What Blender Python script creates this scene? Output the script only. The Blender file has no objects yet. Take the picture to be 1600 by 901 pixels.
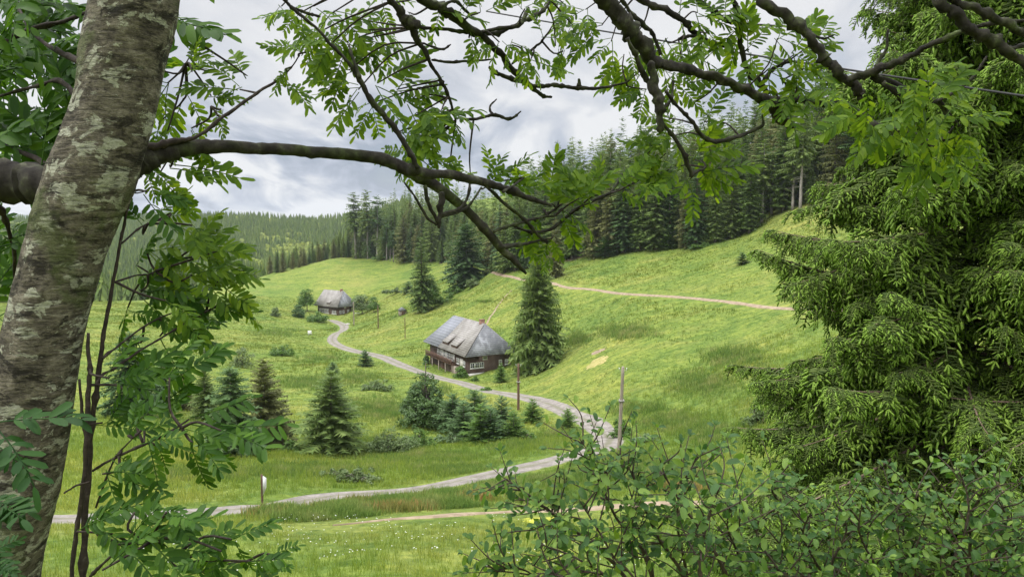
import bpy, math, random
import numpy as np
from mathutils import Vector, Matrix
random.seed(7); np.random.seed(7)
R = math.radians
sc = bpy.context.scene
C = sc.collection

# ------------------------------------------------------------------ camera
F = 1142.0                      # focal length in pixels of a 1600 wide frame
PITCH = math.atan(100.5 / F)
cam_d = bpy.data.cameras.new("camera"); cam = bpy.data.objects.new("camera", cam_d); C.objects.link(cam)
cam_d.sensor_width = 36.0; cam_d.lens = F / 1600 * 36.0
cam_d.clip_start = 0.05; cam_d.clip_end = 20000
cam.location = (0, 0, 0); cam.rotation_euler = (math.pi / 2 - PITCH, 0, 0)
sc.camera = cam

# ------------------------------------------------------------------ exposure, world, sun
sc.view_settings.view_transform = 'Standard'; sc.view_settings.look = 'None'
sc.view_settings.gamma = 1.0; sc.view_settings.use_curve_mapping = False
sc.view_settings.exposure = 0.50
SUN_EL, SUN_AZ = R(52), R(-112)          # azimuth from +Y towards +X
world = bpy.data.worlds.new("World"); sc.world = world; world.use_nodes = True
wt = world.node_tree; wt.nodes.clear()
def N(t, ty, **kw):
    n = t.nodes.new(ty)
    for k, v in kw.items():
        if k.startswith('in_'):
            key = k[3:]
            key = int(key) if key.isdigit() else key.replace('_', ' ')
            n.inputs[key].default_value = v
        else: setattr(n, k, v)
    return n
def ramp(t, pts, fac=None, interp='LINEAR'):
    n = t.nodes.new('ShaderNodeValToRGB'); cr = n.color_ramp; cr.interpolation = interp
    while len(cr.elements) < len(pts): cr.elements.new(0.5)
    for e, (p, c) in zip(cr.elements, pts):
        e.position = p; e.color = (c[0], c[1], c[2], 1) if not isinstance(c, (int, float)) else (c, c, c, 1)
    if fac is not None: t.links.new(fac, n.inputs[0])
    return n
def mixc(t, f, a, b, blend='MIX'):
    n = t.nodes.new('ShaderNodeMix'); n.data_type = 'RGBA'; n.blend_type = blend
    for s, v in ((n.inputs[0], f), (n.inputs[6], a), (n.inputs[7], b)):
        if isinstance(v, bpy.types.NodeSocket): t.links.new(v, s)
        elif isinstance(v, (int, float)): s.default_value = v if s == n.inputs[0] else (v, v, v, 1)
        else: s.default_value = (v[0], v[1], v[2], 1)
    return n.outputs[2]
def mth(t, op, a, b=None, c=None):
    n = t.nodes.new('ShaderNodeMath'); n.operation = op
    for i, v in enumerate((a, b, c)):
        if v is None: continue
        if isinstance(v, bpy.types.NodeSocket): t.links.new(v, n.inputs[i])
        else: n.inputs[i].default_value = v
    return n.outputs[0]
# overcast sky: clear-sky texture seen only through thin places of a broken cloud deck
wo = N(wt, 'ShaderNodeOutputWorld')
sky = N(wt, 'ShaderNodeTexSky', sky_type='NISHITA', sun_disc=False, sun_elevation=SUN_EL, sun_rotation=SUN_AZ)
bg_sky = N(wt, 'ShaderNodeBackground', in_Strength=0.09); wt.links.new(sky.outputs[0], bg_sky.inputs[0])
tc = N(wt, 'ShaderNodeTexCoord')
sep = N(wt, 'ShaderNodeSeparateXYZ'); wt.links.new(tc.outputs['Generated'], sep.inputs[0])
el = mth(wt, 'MAXIMUM', sep.outputs[2], 0.0)
den = mth(wt, 'ADD', el, 0.22)
cx = mth(wt, 'DIVIDE', sep.outputs[0], den); cy = mth(wt, 'DIVIDE', sep.outputs[1], den)
comb = N(wt, 'ShaderNodeCombineXYZ'); wt.links.new(mth(wt, 'MULTIPLY', cx, 1.9), comb.inputs[0]); wt.links.new(cy, comb.inputs[1])
n1 = N(wt, 'ShaderNodeTexNoise', in_Scale=1.5, in_Detail=8.0, in_Roughness=0.52, in_Distortion=0.5)
wt.links.new(comb.outputs[0], n1.inputs['Vector'])
n2 = N(wt, 'ShaderNodeTexNoise', in_Scale=0.7, in_Detail=4.0, in_Roughness=0.5)
mp = N(wt, 'ShaderNodeMapping'); mp.inputs['Location'].default_value = (3.1, 7.7, 0)
wt.links.new(comb.outputs[0], mp.inputs[0]); wt.links.new(mp.outputs[0], n2.inputs['Vector'])
cl = mth(wt, 'ADD', mth(wt, 'MULTIPLY', n1.outputs[0], 0.75), mth(wt, 'MULTIPLY', n2.outputs[0], 0.55)); cl = mth(wt, 'SUBTRACT', cl, 0.155)
# low on the horizon the deck shows its blue-grey undersides, higher up it is a smooth bright veil
colr = ramp(wt, [(0.40, (0.29, 0.33, 0.41)), (0.455, (0.42, 0.46, 0.54)), (0.50, (0.56, 0.585, 0.63)), (0.55, (0.71, 0.72, 0.735))], cl)
veil = ramp(wt, [(0.09, 0.0), (0.26, 1.0)], el)
ccol = mixc(wt, mth(wt, 'MULTIPLY', veil.outputs[0], 0.82), colr.outputs[0], (0.68, 0.685, 0.70))
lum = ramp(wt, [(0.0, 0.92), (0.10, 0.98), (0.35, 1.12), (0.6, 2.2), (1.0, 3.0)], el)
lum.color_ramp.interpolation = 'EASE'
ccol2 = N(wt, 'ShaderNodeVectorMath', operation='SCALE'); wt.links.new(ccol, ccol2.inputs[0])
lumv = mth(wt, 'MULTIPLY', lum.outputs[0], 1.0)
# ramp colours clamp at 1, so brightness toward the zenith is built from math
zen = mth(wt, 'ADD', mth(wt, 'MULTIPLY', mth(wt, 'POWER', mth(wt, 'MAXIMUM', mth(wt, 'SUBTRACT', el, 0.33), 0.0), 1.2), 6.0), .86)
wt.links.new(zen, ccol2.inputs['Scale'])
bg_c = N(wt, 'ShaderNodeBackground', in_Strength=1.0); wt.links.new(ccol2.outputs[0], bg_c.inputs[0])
thin = ramp(wt, [(0.30, 0.35), (0.42, 0.05), (0.5, 0.02)], cl)
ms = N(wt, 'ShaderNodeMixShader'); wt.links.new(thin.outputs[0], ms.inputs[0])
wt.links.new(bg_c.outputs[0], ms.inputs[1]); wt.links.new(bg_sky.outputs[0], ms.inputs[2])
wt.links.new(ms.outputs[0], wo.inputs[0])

sun_d = bpy.data.lights.new("sun", 'SUN'); sun = bpy.data.objects.new("sun", sun_d); C.objects.link(sun)
sun_d.energy = 1.5; sun_d.angle = R(14); sun_d.color = (1.0, 0.96, 0.89)
sd = Vector((math.sin(SUN_AZ) * math.cos(SUN_EL), math.cos(SUN_AZ) * math.cos(SUN_EL), math.sin(SUN_EL)))
sun.rotation_euler = sd.to_track_quat('Z', 'Y').to_euler()

# ------------------------------------------------------------------ helpers
def ray(px, py):
    u = (px - 800) / F; v = (450.5 - py) / F
    return np.array([u, math.cos(PITCH) + v * math.sin(PITCH), -math.sin(PITCH) + v * math.cos(PITCH)])
def P(px, py, Y):
    d = ray(px, py); return d * (Y / d[1])
def slope_of(py):
    d = ray(800, py); return d[2] / d[1]

def build(name, V, Fs, mats=(), mi=None, parent=None, smooth=False, loc=None):
    """V (n,3) array; Fs list of int arrays (m,3) or (m,4); mi material index array over all faces"""
    me = bpy.data.meshes.new(name)
    V = np.asarray(V, dtype=np.float32)
    Fs = [np.asarray(f, dtype=np.int32) for f in Fs if len(f)]
    nl = sum(f.size for f in Fs); nf = sum(len(f) for f in Fs)
    me.vertices.add(len(V)); me.vertices.foreach_set('co', V.ravel())
    me.loops.add(nl); me.loops.foreach_set('vertex_index', np.concatenate([f.ravel() for f in Fs]))
    me.polygons.add(nf)
    tot = np.concatenate([np.full(len(f), f.shape[1], dtype=np.int32) for f in Fs])
    st = np.concatenate([[0], np.cumsum(tot)[:-1]]).astype(np.int32)
    me.polygons.foreach_set('loop_start', st); me.polygons.foreach_set('loop_total', tot)
    if not isinstance(mats, (list, tuple)): mats = [mats]
    for m in mats: me.materials.append(m)
    if mi is not None: me.polygons.foreach_set('material_index', np.asarray(mi, dtype=np.int32))
    if smooth: me.polygons.foreach_set('use_smooth', np.ones(nf, dtype=bool))
    me.update(calc_edges=True)
    o = bpy.data.objects.new(name, me); C.objects.link(o)
    if parent is not None: o.parent = parent
    if loc is not None: o.location = loc
    return o
class MB:
    """collects pieces, keeps quads and tris apart, one material index per piece"""
    def __init__(s): s.v = []; s.q = []; s.t = []; s.qm = []; s.tm = []; s.n = 0
    def add(s, V, q=None, t=None, m=0):
        V = np.asarray(V, dtype=float).reshape(-1, 3)
        if q is not None and len(q): q = np.asarray(q) + s.n; s.q.append(q); s.qm.append(np.full(len(q), m))
        if t is not None and len(t): t = np.asarray(t) + s.n; s.t.append(t); s.tm.append(np.full(len(t), m))
        s.v.append(V); s.n += len(V); return s
    def box(s, lo, hi, m=0, M=None):
        x0, y0, z0 = lo; x1, y1, z1 = hi
        V = np.array([[x0,y0,z0],[x1,y0,z0],[x1,y1,z0],[x0,y1,z0],[x0,y0,z1],[x1,y0,z1],[x1,y1,z1],[x0,y1,z1]], float)
        if M is not None: V = V @ M[0].T + M[1]
        return s.add(V, q=[[0,3,2,1],[4,5,6,7],[0,1,5,4],[1,2,6,5],[2,3,7,6],[3,0,4,7]], m=m)
    def arrays(s):
        V = np.concatenate(s.v); Fs = []; mi = []
        if s.q: Fs.append(np.concatenate(s.q)); mi.append(np.concatenate(s.qm))
        if s.t: Fs.append(np.concatenate(s.t)); mi.append(np.concatenate(s.tm))
        return V, Fs, np.concatenate(mi)
    def build(s, name, mats, parent=None, smooth=False, loc=None):
        V, Fs, mi = s.arrays(); return build(name, V, Fs, mats, mi, parent, smooth, loc)

def tag(o, label=None, cat=None, group=None, kind=None):
    if label: o['label'] = label
    if cat: o['category'] = cat
    if group: o['group'] = group
    if kind: o['kind'] = kind
    return o
def empty(name, loc, label, cat, group=None, rz=0):
    o = bpy.data.objects.new(name, None); C.objects.link(o); o.location = loc; o.rotation_euler = (0, 0, rz)
    o.empty_display_size = 0.2
    return tag(o, label, cat, group)
def copy_tree(o, parent=None, kids=None):
    c = o.copy(); C.objects.link(c); c.parent = parent
    for ch in o.children: copy_tree(ch, c)
    return c

def hashn(ix, iy, s=0.0):
    h = np.sin(ix * 127.1 + iy * 311.7 + s * 74.7) * 43758.5453
    return h - np.floor(h)
def vnoise(x, y, s=0.0):
    x = np.asarray(x, float); y = np.asarray(y, float)
    ix = np.floor(x); iy = np.floor(y); fx = x - ix; fy = y - iy
    fx = fx*fx*(3-2*fx); fy = fy*fy*(3-2*fy)
    a = hashn(ix, iy, s); b = hashn(ix+1, iy, s); c = hashn(ix, iy+1, s); d = hashn(ix+1, iy+1, s)
    return (a*(1-fx)+b*fx)*(1-fy) + (c*(1-fx)+d*fx)*fy
def fbm(x, y, o=4, s=0.0):
    r = 0; a = 0.5; f = 1.0
    for i in range(o): r = r + a*(vnoise(x*f, y*f, s+i*3.3)-0.5); a *= 0.5; f *= 2.03
    return r

def smooth_poly(pts, per=6):
    """Catmull-Rom through rows (any number of columns)"""
    p = np.asarray(pts, float)
    if len(p) < 3: 
        t = np.linspace(0, 1, per+1)[:, None]; return p[0]*(1-t)+p[-1]*t
    q = np.vstack([2*p[0]-p[1], p, 2*p[-1]-p[-2]]); out = []
    for i in range(1, len(q)-2):
        for k in range(per):
            t = k/per
            out.append(0.5*((2*q[i]) + (-q[i-1]+q[i+1])*t + (2*q[i-1]-5*q[i]+4*q[i+1]-q[i+2])*t*t + (-q[i-1]+3*q[i]-3*q[i+1]+q[i+2])*t**3))
    out.append(p[-1]); return np.array(out)
def tube(mb, pts, rad, sides=8, m=0, rough=0.0, seed=0, cap=True):
    """pts (n,3), rad (n,), rough: relative radial noise"""
    pts = np.asarray(pts, float); rad = np.asarray(rad, float); n = len(pts)
    tan = np.gradient(pts, axis=0); tan /= np.linalg.norm(tan, axis=1)[:, None] + 1e-9
    up = np.array([0, 0, 1.0]) if abs(tan[0][2]) < 0.9 else np.array([1.0, 0, 0])
    a = np.cross(tan[0], up); a /= np.linalg.norm(a); A = [a]
    for i in range(1, n):
        a = A[-1] - tan[i]*np.dot(A[-1], tan[i]); a /= np.linalg.norm(a)+1e-9; A.append(a)
    A = np.array(A); B = np.cross(tan, A)
    th = np.linspace(0, 2*math.pi, sides, endpoint=False)
    L = np.concatenate([[0], np.cumsum(np.linalg.norm(np.diff(pts, axis=0), axis=1))])
    rr = np.repeat(rad[:, None], sides, 1)
    if rough:
        rm = max(rad.mean(), 1e-4)
        X = np.cos(th)[None, :]*1.7 + 10 + seed*3.7; Z = np.sin(th)[None, :]*1.7
        l = (L/rm)[:, None]
        rr = rr*(1 + rough*2*(fbm(X + l*0.6, Z + l*0.25, 3, seed)) )
    V = pts[:, None, :] + rr[:, :, None]*(np.cos(th)[None, :, None]*A[:, None, :] + np.sin(th)[None, :, None]*B[:, None, :])
    V = V.reshape(-1, 3); i = np.arange(n-1)[:, None]; j = np.arange(sides)[None, :]; j2 = (j+1) % sides
    q = np.stack([i*sides+j, i*sides+j2, (i+1)*sides+j2, (i+1)*sides+j], -1).reshape(-1, 4)
    tt = []
    if cap:
        V = np.vstack([V, pts[0], pts[-1]+tan[-1]*rad[-1]*0.6]); c0 = n*sides
        for k in range(sides):
            tt.append([c0, (k+1) % sides, k]); tt.append([c0+1, (n-1)*sides+k, (n-1)*sides+(k+1) % sides])
    mb.add(V, q=q, t=tt, m=m)
def rep(T, Fq, Rm, S, pos):
    """replicate template verts T (n,3) with rotations Rm (k,3,3), scale S (k,) or (k,3), pos (k,3)"""
    k = len(pos); S = np.asarray(S, float)
    if S.ndim == 1: S = np.repeat(S[:, None], 3, 1)
    V = np.einsum('kij,knj->kni', Rm, T[None]*S[:, None, :]) + pos[:, None, :]
    off = (np.arange(k)*len(T))[:, None, None]
    return V.reshape(-1, 3), [(f[None]+off).reshape(-1, f.shape[1]) for f in Fq]
def frames(d, roll=None, upv=None):
    """rotation matrices whose Y column follows d and whose Z column is near 'up' (rolled)"""
    d = np.asarray(d, float); d = d/(np.linalg.norm(d, axis=1)[:, None]+1e-9)
    up = np.tile([0, 0, 1.0], (len(d), 1)) if upv is None else upv
    x = np.cross(d, up); ln = np.linalg.norm(x, axis=1)[:, None]
    x = np.where(ln < 1e-3, np.array([1.0, 0, 0]), x/(ln+1e-9)); z = np.cross(x, d)
    if roll is not None:
        c = np.cos(roll)[:, None]; s = np.sin(roll)[:, None]; x, z = x*c+z*s, z*c-x*s
    return np.stack([x, d, z], -1)

# ------------------------------------------------------------------ terrain heights
CT = [ # pixel x, pixel y, distance: where the ground of the valley is seen
 (0,900,27),(400,900,28.5),(800,900,29),(1200,900,27),(1550,900,25),(-200,900,26),(1800,900,24),
 (100,850,33),(400,850,34),(700,830,36.5),(1000,850,33),(1400,860,29),
 (200,815,40),(450,812,41),(700,803,41.5),(950,795,42.5),(1150,783,43),(1400,780,38),
 (-150,830,38),(100,806,44),(330,797,47),(500,784,50),(650,768,53),(760,745,58),(850,724,64),(905,706,69),(955,688,76),
 (935,668,85),(900,652,94),(850,631,107),(800,618,117),(760,606,127),(700,596,137),(640,575,157),(600,559,176),(560,548,193),(528,538,209),(515,530,221),
 (535,514,254),(527,503,283),(500,492,300),(540,490,305),
 (200,760,53),(400,728,60),(400,712,64),(300,700,70),(500,700,75),(365,706,74),(600,690,82),(700,690,82),(700,640,102),(800,660,88),(850,690,76),
 (640,660,92),(500,640,104),(420,600,132),(560,600,132),(350,550,178),(250,560,150),(300,500,245),(400,480,300),(100,560,140),(0,540,150),(0,480,270),(-200,500,220),
 (450,440,380),(385,441,395),(450,419,425),(520,404,445),(580,404,430),(640,408,400),(700,409,372),(300,468,345),(150,474,310),(560,440,370),(620,450,320),
 (600,480,283),(640,485,250),(700,455,268),(730,445,262),(770,425,252),(800,432,232),(860,445,197),(1000,460,160),(1225,478,119),(740,412,330),
 (850,409,238),(900,405,226),(1000,392,211),(1100,383,201),(1160,370,195),(1200,350,192),(1250,325,191),(1300,322,186),(1420,318,175),(1600,316,160),(1900,330,150),
 (1160,405,165),(1250,420,142),(1000,420,190),(900,500,161),(900,555,132),(840,578,139),(950,545,124),(1000,600,99),(1100,560,104),(1200,560,89),
 (1100,640,78),(1050,690,68),(1000,720,62),(1200,640,67),(1200,720,51),(1000,760,50),(850,770,51),(1400,500,92),(1600,500,80),(1400,640,56),(1600,650,50),(1900,560,60),
 (800,500,183),(750,480,214),(740,588,144),(680,572,160),(790,580,146),
]
CW = []   # slope control: (u, Y, z/Y) hidden or far places
for u in (-1.0,-0.6,-0.2,0.2,0.6,1.0):
    for Y,z in ((6,-4.35),(10,-6.2),(16,-9.0),(22,-11.7)): CW.append((u,Y,z/Y))
for u in (-1.0,-.75,-.58,-.46,-.36,-.27): 
    CW += [(u,520,-62/520),(u,650,-80/650),(u,800,-62/800)]
for u,py in ((-1.0,360),(-.7,358),(-.5,354),(-.35,353),(-.22,353)):
    CW += [(u,1000,slope_of(400)),(u,1320,slope_of(py)),(u,1800,-.045)]
CW += [(-.19,470,-14/470),(-.19,520,-8/520),(-.15,460,-4/460),(-.05,400,0/400),(-.12,430,-8/430),(0.0,330,-1/330),(.05,290,2/290),(.12,270,5/270),(.2,260,8/260),(.3,250,12/250),(.45,240,16/240),(.7,220,18/220),(1.,200,18/200),
       (-.15,1000,10/1000),(0,1000,30/1000),(.4,1000,30/1000),(1.,1000,40/1000),(-.1,600,6/600),(.1,500,24/500),(.5,500,30/500),(1.,500,32/500),(0,2500,-.01),(.6,2500,-.01)]
_pts = np.array([[ (px-800)/F/ray(px,py)[1], math.log(Y), slope_of(py)] for px,py,Y in CT] + [[u, math.log(Y), s] for u,Y,s in CW])
KU, KL = 2.2, 1.0
def _k(r2): return 0.5*r2*np.log(r2+1e-12)
_q = _pts[:, :2]*[KU, KL]
_D = ((_q[:, None, :]-_q[None])**2).sum(-1); _n = len(_q)
_A = np.zeros((_n+3, _n+3)); _A[:_n,:_n] = _k(_D) + np.eye(_n)*2e-4; _A[:_n,_n] = 1; _A[:_n,_n+1:] = _q; _A[_n,:_n] = 1; _A[_n+1:,:_n] = _q.T
_w = np.linalg.solve(_A, np.concatenate([_pts[:,2], [0,0,0]]))
def _rbf(u, l):
    out = np.empty(u.shape); 
    for a in range(0, len(u), 20000):
        q = np.stack([u[a:a+20000]*KU, l[a:a+20000]*KL], -1)
        d = ((q[:, None, :]-_q[None])**2).sum(-1)
        out[a:a+20000] = _k(d)@_w[:_n] + _w[_n] + q@_w[_n+1:]
    return out
_gu = np.linspace(-1.1, 1.15, 420); _gl = np.linspace(math.log(8), math.log(2400), 620)
_GU, _GL = np.meshgrid(_gu, _gl); _GZ = _rbf(_GU.ravel(), _GL.ravel()).reshape(_GU.shape)
def _bil(G, fx, fy):
    fx = np.clip(fx, 0, G.shape[1]-1.0001); fy = np.clip(fy, 0, G.shape[0]-1.0001); ix = fx.astype(int); iy = fy.astype(int); fx = fx-ix; fy = fy-iy
    return (G[iy, ix]*(1-fx)+G[iy, ix+1]*fx)*(1-fy)+(G[iy+1, ix]*(1-fx)+G[iy+1, ix+1]*fx)*fy
def base_h(x, y):
    x = np.atleast_1d(np.asarray(x, float)); y = np.atleast_1d(np.asarray(y, float))
    Yc = np.clip(y, 8, 2400); u = np.clip(x/Yc, -1.1, 1.15)
    z = _bil(_GZ, (u-_gu[0])/(_gu[1]-_gu[0]), (np.log(Yc)-_gl[0])/(_gl[1]-_gl[0]))*Yc
    near = -1.75 - 0.44*np.maximum(y, -6) + 0.02*x
    near = np.where(y < 0, -1.75 - 0.25*np.maximum(y, -40) + 0.02*x, near)
    t = np.clip((y-8)/10, 0, 1); t = t*t*(3-2*t)
    return near*(1-t) + z*t
ROADPTS = None
_RG = None
def road_dist(x, y):
    global _RG
    if ROADPTS is None: return np.full(np.shape(x), 99.0)
    if _RG is None:
        gx = np.arange(-125, 90, .6); gy = np.arange(30, 330, .6); GX, GY = np.meshgrid(gx, gy); G = np.full(GX.shape, 1e9)
        for a in range(0, len(gy), 20):
            d = (GX[a:a+20, :, None]-ROADPTS[None, None, ::2, 0])**2 + (GY[a:a+20, :, None]-ROADPTS[None, None, ::2, 1])**2; G[a:a+20] = np.sqrt(d.min(2))
        _RG = G
    inside = (x > -125) & (x < 89) & (y > 30) & (y < 329)
    return np.where(inside, _bil(_RG, (x+125)/.6, (y-30)/.6), 99.0)
def height(x, y):
    x = np.atleast_1d(np.asarray(x, float)); y = np.atleast_1d(np.asarray(y, float))
    r = np.hypot(x, y); z = base_h(x, y)
    amp = np.clip(r/60, 0.25, 1.6)
    n = fbm(x/9, y/9, 4, 1.0)*0.9*amp + fbm(x/2.3, y/2.3, 3, 5.0)*0.35*np.clip(amp, 0, 1)
    rd = road_dist(x, y); k = np.clip((rd-1.6)/3.0, 0, 1)
    return z + n*k
def hit(px, py, ymin=20, ymax=2200):
    """where the sight line of the photograph meets the valley ground"""
    d = ray(px, py); d = d/d[1]
    Y = np.exp(np.linspace(math.log(ymin), math.log(ymax), 1500))
    h = height(d[0]*Y, Y) - d[2]*Y
    i = np.argmax(h > 0)
    if h[i] <= 0: return None
    if i > 0: 
        t = h[i-1]/(h[i-1]-h[i]); Yh = Y[i-1] + (Y[i]-Y[i-1])*t
    else: Yh = Y[0]
    return np.array([d[0]*Yh, Yh, height(d[0]*Yh, Yh)[0]])
def polyline(pix):
    out = []
    for px, py in pix:
        h = hit(px, py); 
        if h is not None: out.append(h[:2])
    return smooth_poly(np.array(out), 14)
def resample(p, step):
    d = np.concatenate([[0], np.cumsum(np.linalg.norm(np.diff(p, axis=0), axis=1))])
    s = np.arange(0, d[-1], step); return np.stack([np.interp(s, d, p[:, k]) for k in range(p.shape[1])], -1)
road = resample(polyline([(60,812),(200,806),(330,797),(420,791),(520,780),(650,766),(760,745),(850,724),(905,708),(940,697),(953,688),(945,676),(925,662),(895,650),(850,633),(800,620),(760,608),(720,600),(690,593),(655,582),(625,568),(600,559),(575,553),(550,547),(528,540),(519,532),(524,522),(537,514),(536,508),(524,503),(514,499)]), 0.6)
track_up = resample(polyline([(764,419),(770,426),(785,430),(805,434),(840,440),(880,447),(930,454),(1000,461),(1080,468),(1150,473),(1225,478),(1330,484)]), 0.8)
track_lo = resample(polyline([(520,820),(600,812),(680,806),(760,802),(830,799),(920,796),(1050,789),(1160,784),(1260,785)]), 0.5)
track_mid = resample(polyline([(757,512),(770,490),(785,468),(800,452)]), 0.8)
far_bit = resample(polyline([(498,406),(512,404),(526,403)]), 1.5)
ROADPTS = np.vstack([road, track_up, track_lo])

# ------------------------------------------------------------------ materials
def new_mat(name):
    m = bpy.data.materials.new(name); m.use_nodes = True; t = m.node_tree; t.nodes.clear()
    return m, t, N(t, 'ShaderNodeOutputMaterial')
def noise(t, scale, detail=4, rough=0.55, vec=None, dist=0.0, out=0):
    n = N(t, 'ShaderNodeTexNoise', in_Scale=scale, in_Detail=float(detail), in_Roughness=rough, in_Distortion=dist)
    if vec is not None: t.links.new(vec, n.inputs['Vector'])
    return n.outputs[out]
def obj_vec(t, scale=(1,1,1), loc=(0,0,0), rot=(0,0,0)):
    c = N(t, 'ShaderNodeTexCoord'); m = N(t, 'ShaderNodeMapping'); m.inputs['Scale'].default_value = scale
    m.inputs['Location'].default_value = loc; m.inputs['Rotation'].default_value = rot
    t.links.new(c.outputs['Object'], m.inputs[0]); return m.outputs[0]
def bump(t, h, strength=0.5, dist=0.1):
    b = N(t, 'ShaderNodeBump', in_Strength=strength, in_Distance=dist); t.links.new(h, b.inputs['Height']); return b.outputs[0]
def surf(name, pts, scale=3, detail=6, rough=0.85, bs=0.4, bd=0.05, stretch=(1,1,1), scale2=None, spec=0.3, pts2=None):
    m, t, o = new_mat(name); v = obj_vec(t, stretch); n = noise(t, scale, detail, 0.6, v)
    r = ramp(t, pts, n); col = r.outputs[0]
    if pts2:
        n2 = noise(t, scale2, 5, 0.6, v); r2 = ramp(t, pts2, n2); col = mixc(t, 1.0, col, r2.outputs[0], 'MULTIPLY')
    p = N(t, 'ShaderNodeBsdfPrincipled', in_Roughness=rough); p.inputs['Specular IOR Level'].default_value = spec
    t.links.new(col, p.inputs['Base Color']); t.links.new(bump(t, n, bs, bd), p.inputs['Normal']); t.links.new(p.outputs[0], o.inputs[0])
    return m
def leafmat(name, cols, trans=0.35, tcol=(1.25, 1.35, 0.5), rough=0.45, spec=0.4, isl=0.6, obj=0.4, scale=0.6, fine=0):
    """foliage: colour varies per leaf (mesh island), per plant and in soft clumps"""
    m, t, o = new_mat(name)
    g = N(t, 'ShaderNodeNewGeometry'); oi = N(t, 'ShaderNodeObjectInfo')
    n = noise(t, scale, 3, 0.5, obj_vec(t))
    f = mth(t, 'ADD', mth(t, 'MULTIPLY', g.outputs['Random Per Island'], isl), mth(t, 'ADD', mth(t, 'MULTIPLY', oi.outputs['Random'], obj), mth(t, 'MULTIPLY', n, 1.0-isl-obj) if isl+obj < 1 else 0.0))
    r = ramp(t, [(i/(len(cols)-1), c) for i, c in enumerate(cols)], f)
    if fine:
        rr = mixc(t, 1.0, r.outputs[0], ramp(t, [(0.35, .45), (0.5, 1.0), (0.65, 1.35)], noise(t, fine, 2, .5, obj_vec(t, (1, 1, .3)))).outputs[0], 'MULTIPLY')
        r = rr.node; r_out = rr
    else: r_out = r.outputs[0]
    p = N(t, 'ShaderNodeBsdfPrincipled', in_Roughness=rough); p.inputs['Specular IOR Level'].default_value = spec
    t.links.new(r_out, p.inputs['Base Color'])
    tr = N(t, 'ShaderNodeBsdfTranslucent'); t.links.new(mixc(t, 1.0, r_out, tcol, 'MULTIPLY'), tr.inputs[0])
    mx = N(t, 'ShaderNodeMixShader', in_0=trans); t.links.new(p.outputs[0], mx.inputs[1]); t.links.new(tr.outputs[0], mx.inputs[2])
    t.links.new(mx.outputs[0], o.inputs[0]); return m
# meadow ground
def ground_color(t, v, contrast=1.0):
    big = noise(t, 0.018, 5, 0.55, v, 0.6); mid = noise(t, 0.09, 6, 0.6, v, 0.5)
    a = ramp(t, [(0.30, (0.082, 0.142, 0.026)), (0.43, (0.126, 0.186, 0.034)), (0.54, (0.172, 0.218, 0.042)), (0.70, (0.228, 0.236, 0.062))], big)
    b = ramp(t, [(0.30, (0.066, 0.128, 0.028)), (0.48, (0.140, 0.194, 0.036)), (0.66, (0.226, 0.234, 0.064))], mid)
    return mixc(t, 0.5, a.outputs[0], b.outputs[0])
def ground_mat():
    m, t, o = new_mat("meadow_ground"); v = obj_vec(t)
    fine = noise(t, 1.6, 6, 0.7, v); fine2 = noise(t, 0.45, 5, 0.65, v, 0.8)
    sv = obj_vec(t, (0.25, 1.6, 1.0), rot=(0, 0, R(-18))); streak = noise(t, 0.35, 6, 0.65, sv, 0.4)
    c = ground_color(t, v)
    s = ramp(t, [(0.33, (0.62, 0.74, 0.66)), (0.5, (1, 1, 1)), (0.66, (1.30, 1.2, 1.15))], streak)
    c = mixc(t, 0.9, c, mixc(t, 1.0, c, s.outputs[0], 'MULTIPLY'))
    fr = ramp(t, [(0.32, (0.55, 0.62, 0.55)), (0.5, (1, 1, 1)), (0.7, (1.4, 1.3, 1.25))], fine)
    c = mixc(t, 1.0, c, fr.outputs[0], 'MULTIPLY')
    f2 = ramp(t, [(0.34, (0.66, 0.76, 0.68)), (0.5, (1, 1, 1)), (0.68, (1.22, 1.14, 1.1))], fine2)
    c = mixc(t, 1.0, c, f2.outputs[0], 'MULTIPLY')
    p = N(t, 'ShaderNodeBsdfPrincipled', in_Roughness=0.9); p.inputs['Specular IOR Level'].default_value = 0.15
    t.links.new(c, p.inputs['Base Color'])
    hh = mth(t, 'ADD', mth(t, 'MULTIPLY', fine, 0.5), mth(t, 'MULTIPLY', streak, 0.9))
    t.links.new(bump(t, hh, 0.9, 0.6), p.inputs['Normal']); t.links.new(p.outputs[0], o.inputs[0]); return m
M = {}
M['ground'] = ground_mat()
M['road_plain'] = surf("gravel_road", [(0.3, (0.17, 0.150, 0.132)), (0.5, (0.225, 0.203, 0.182)), (0.7, (0.29, 0.262, 0.238))], 0.8, 8, 0.95, 0.3, 0.05)
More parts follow.
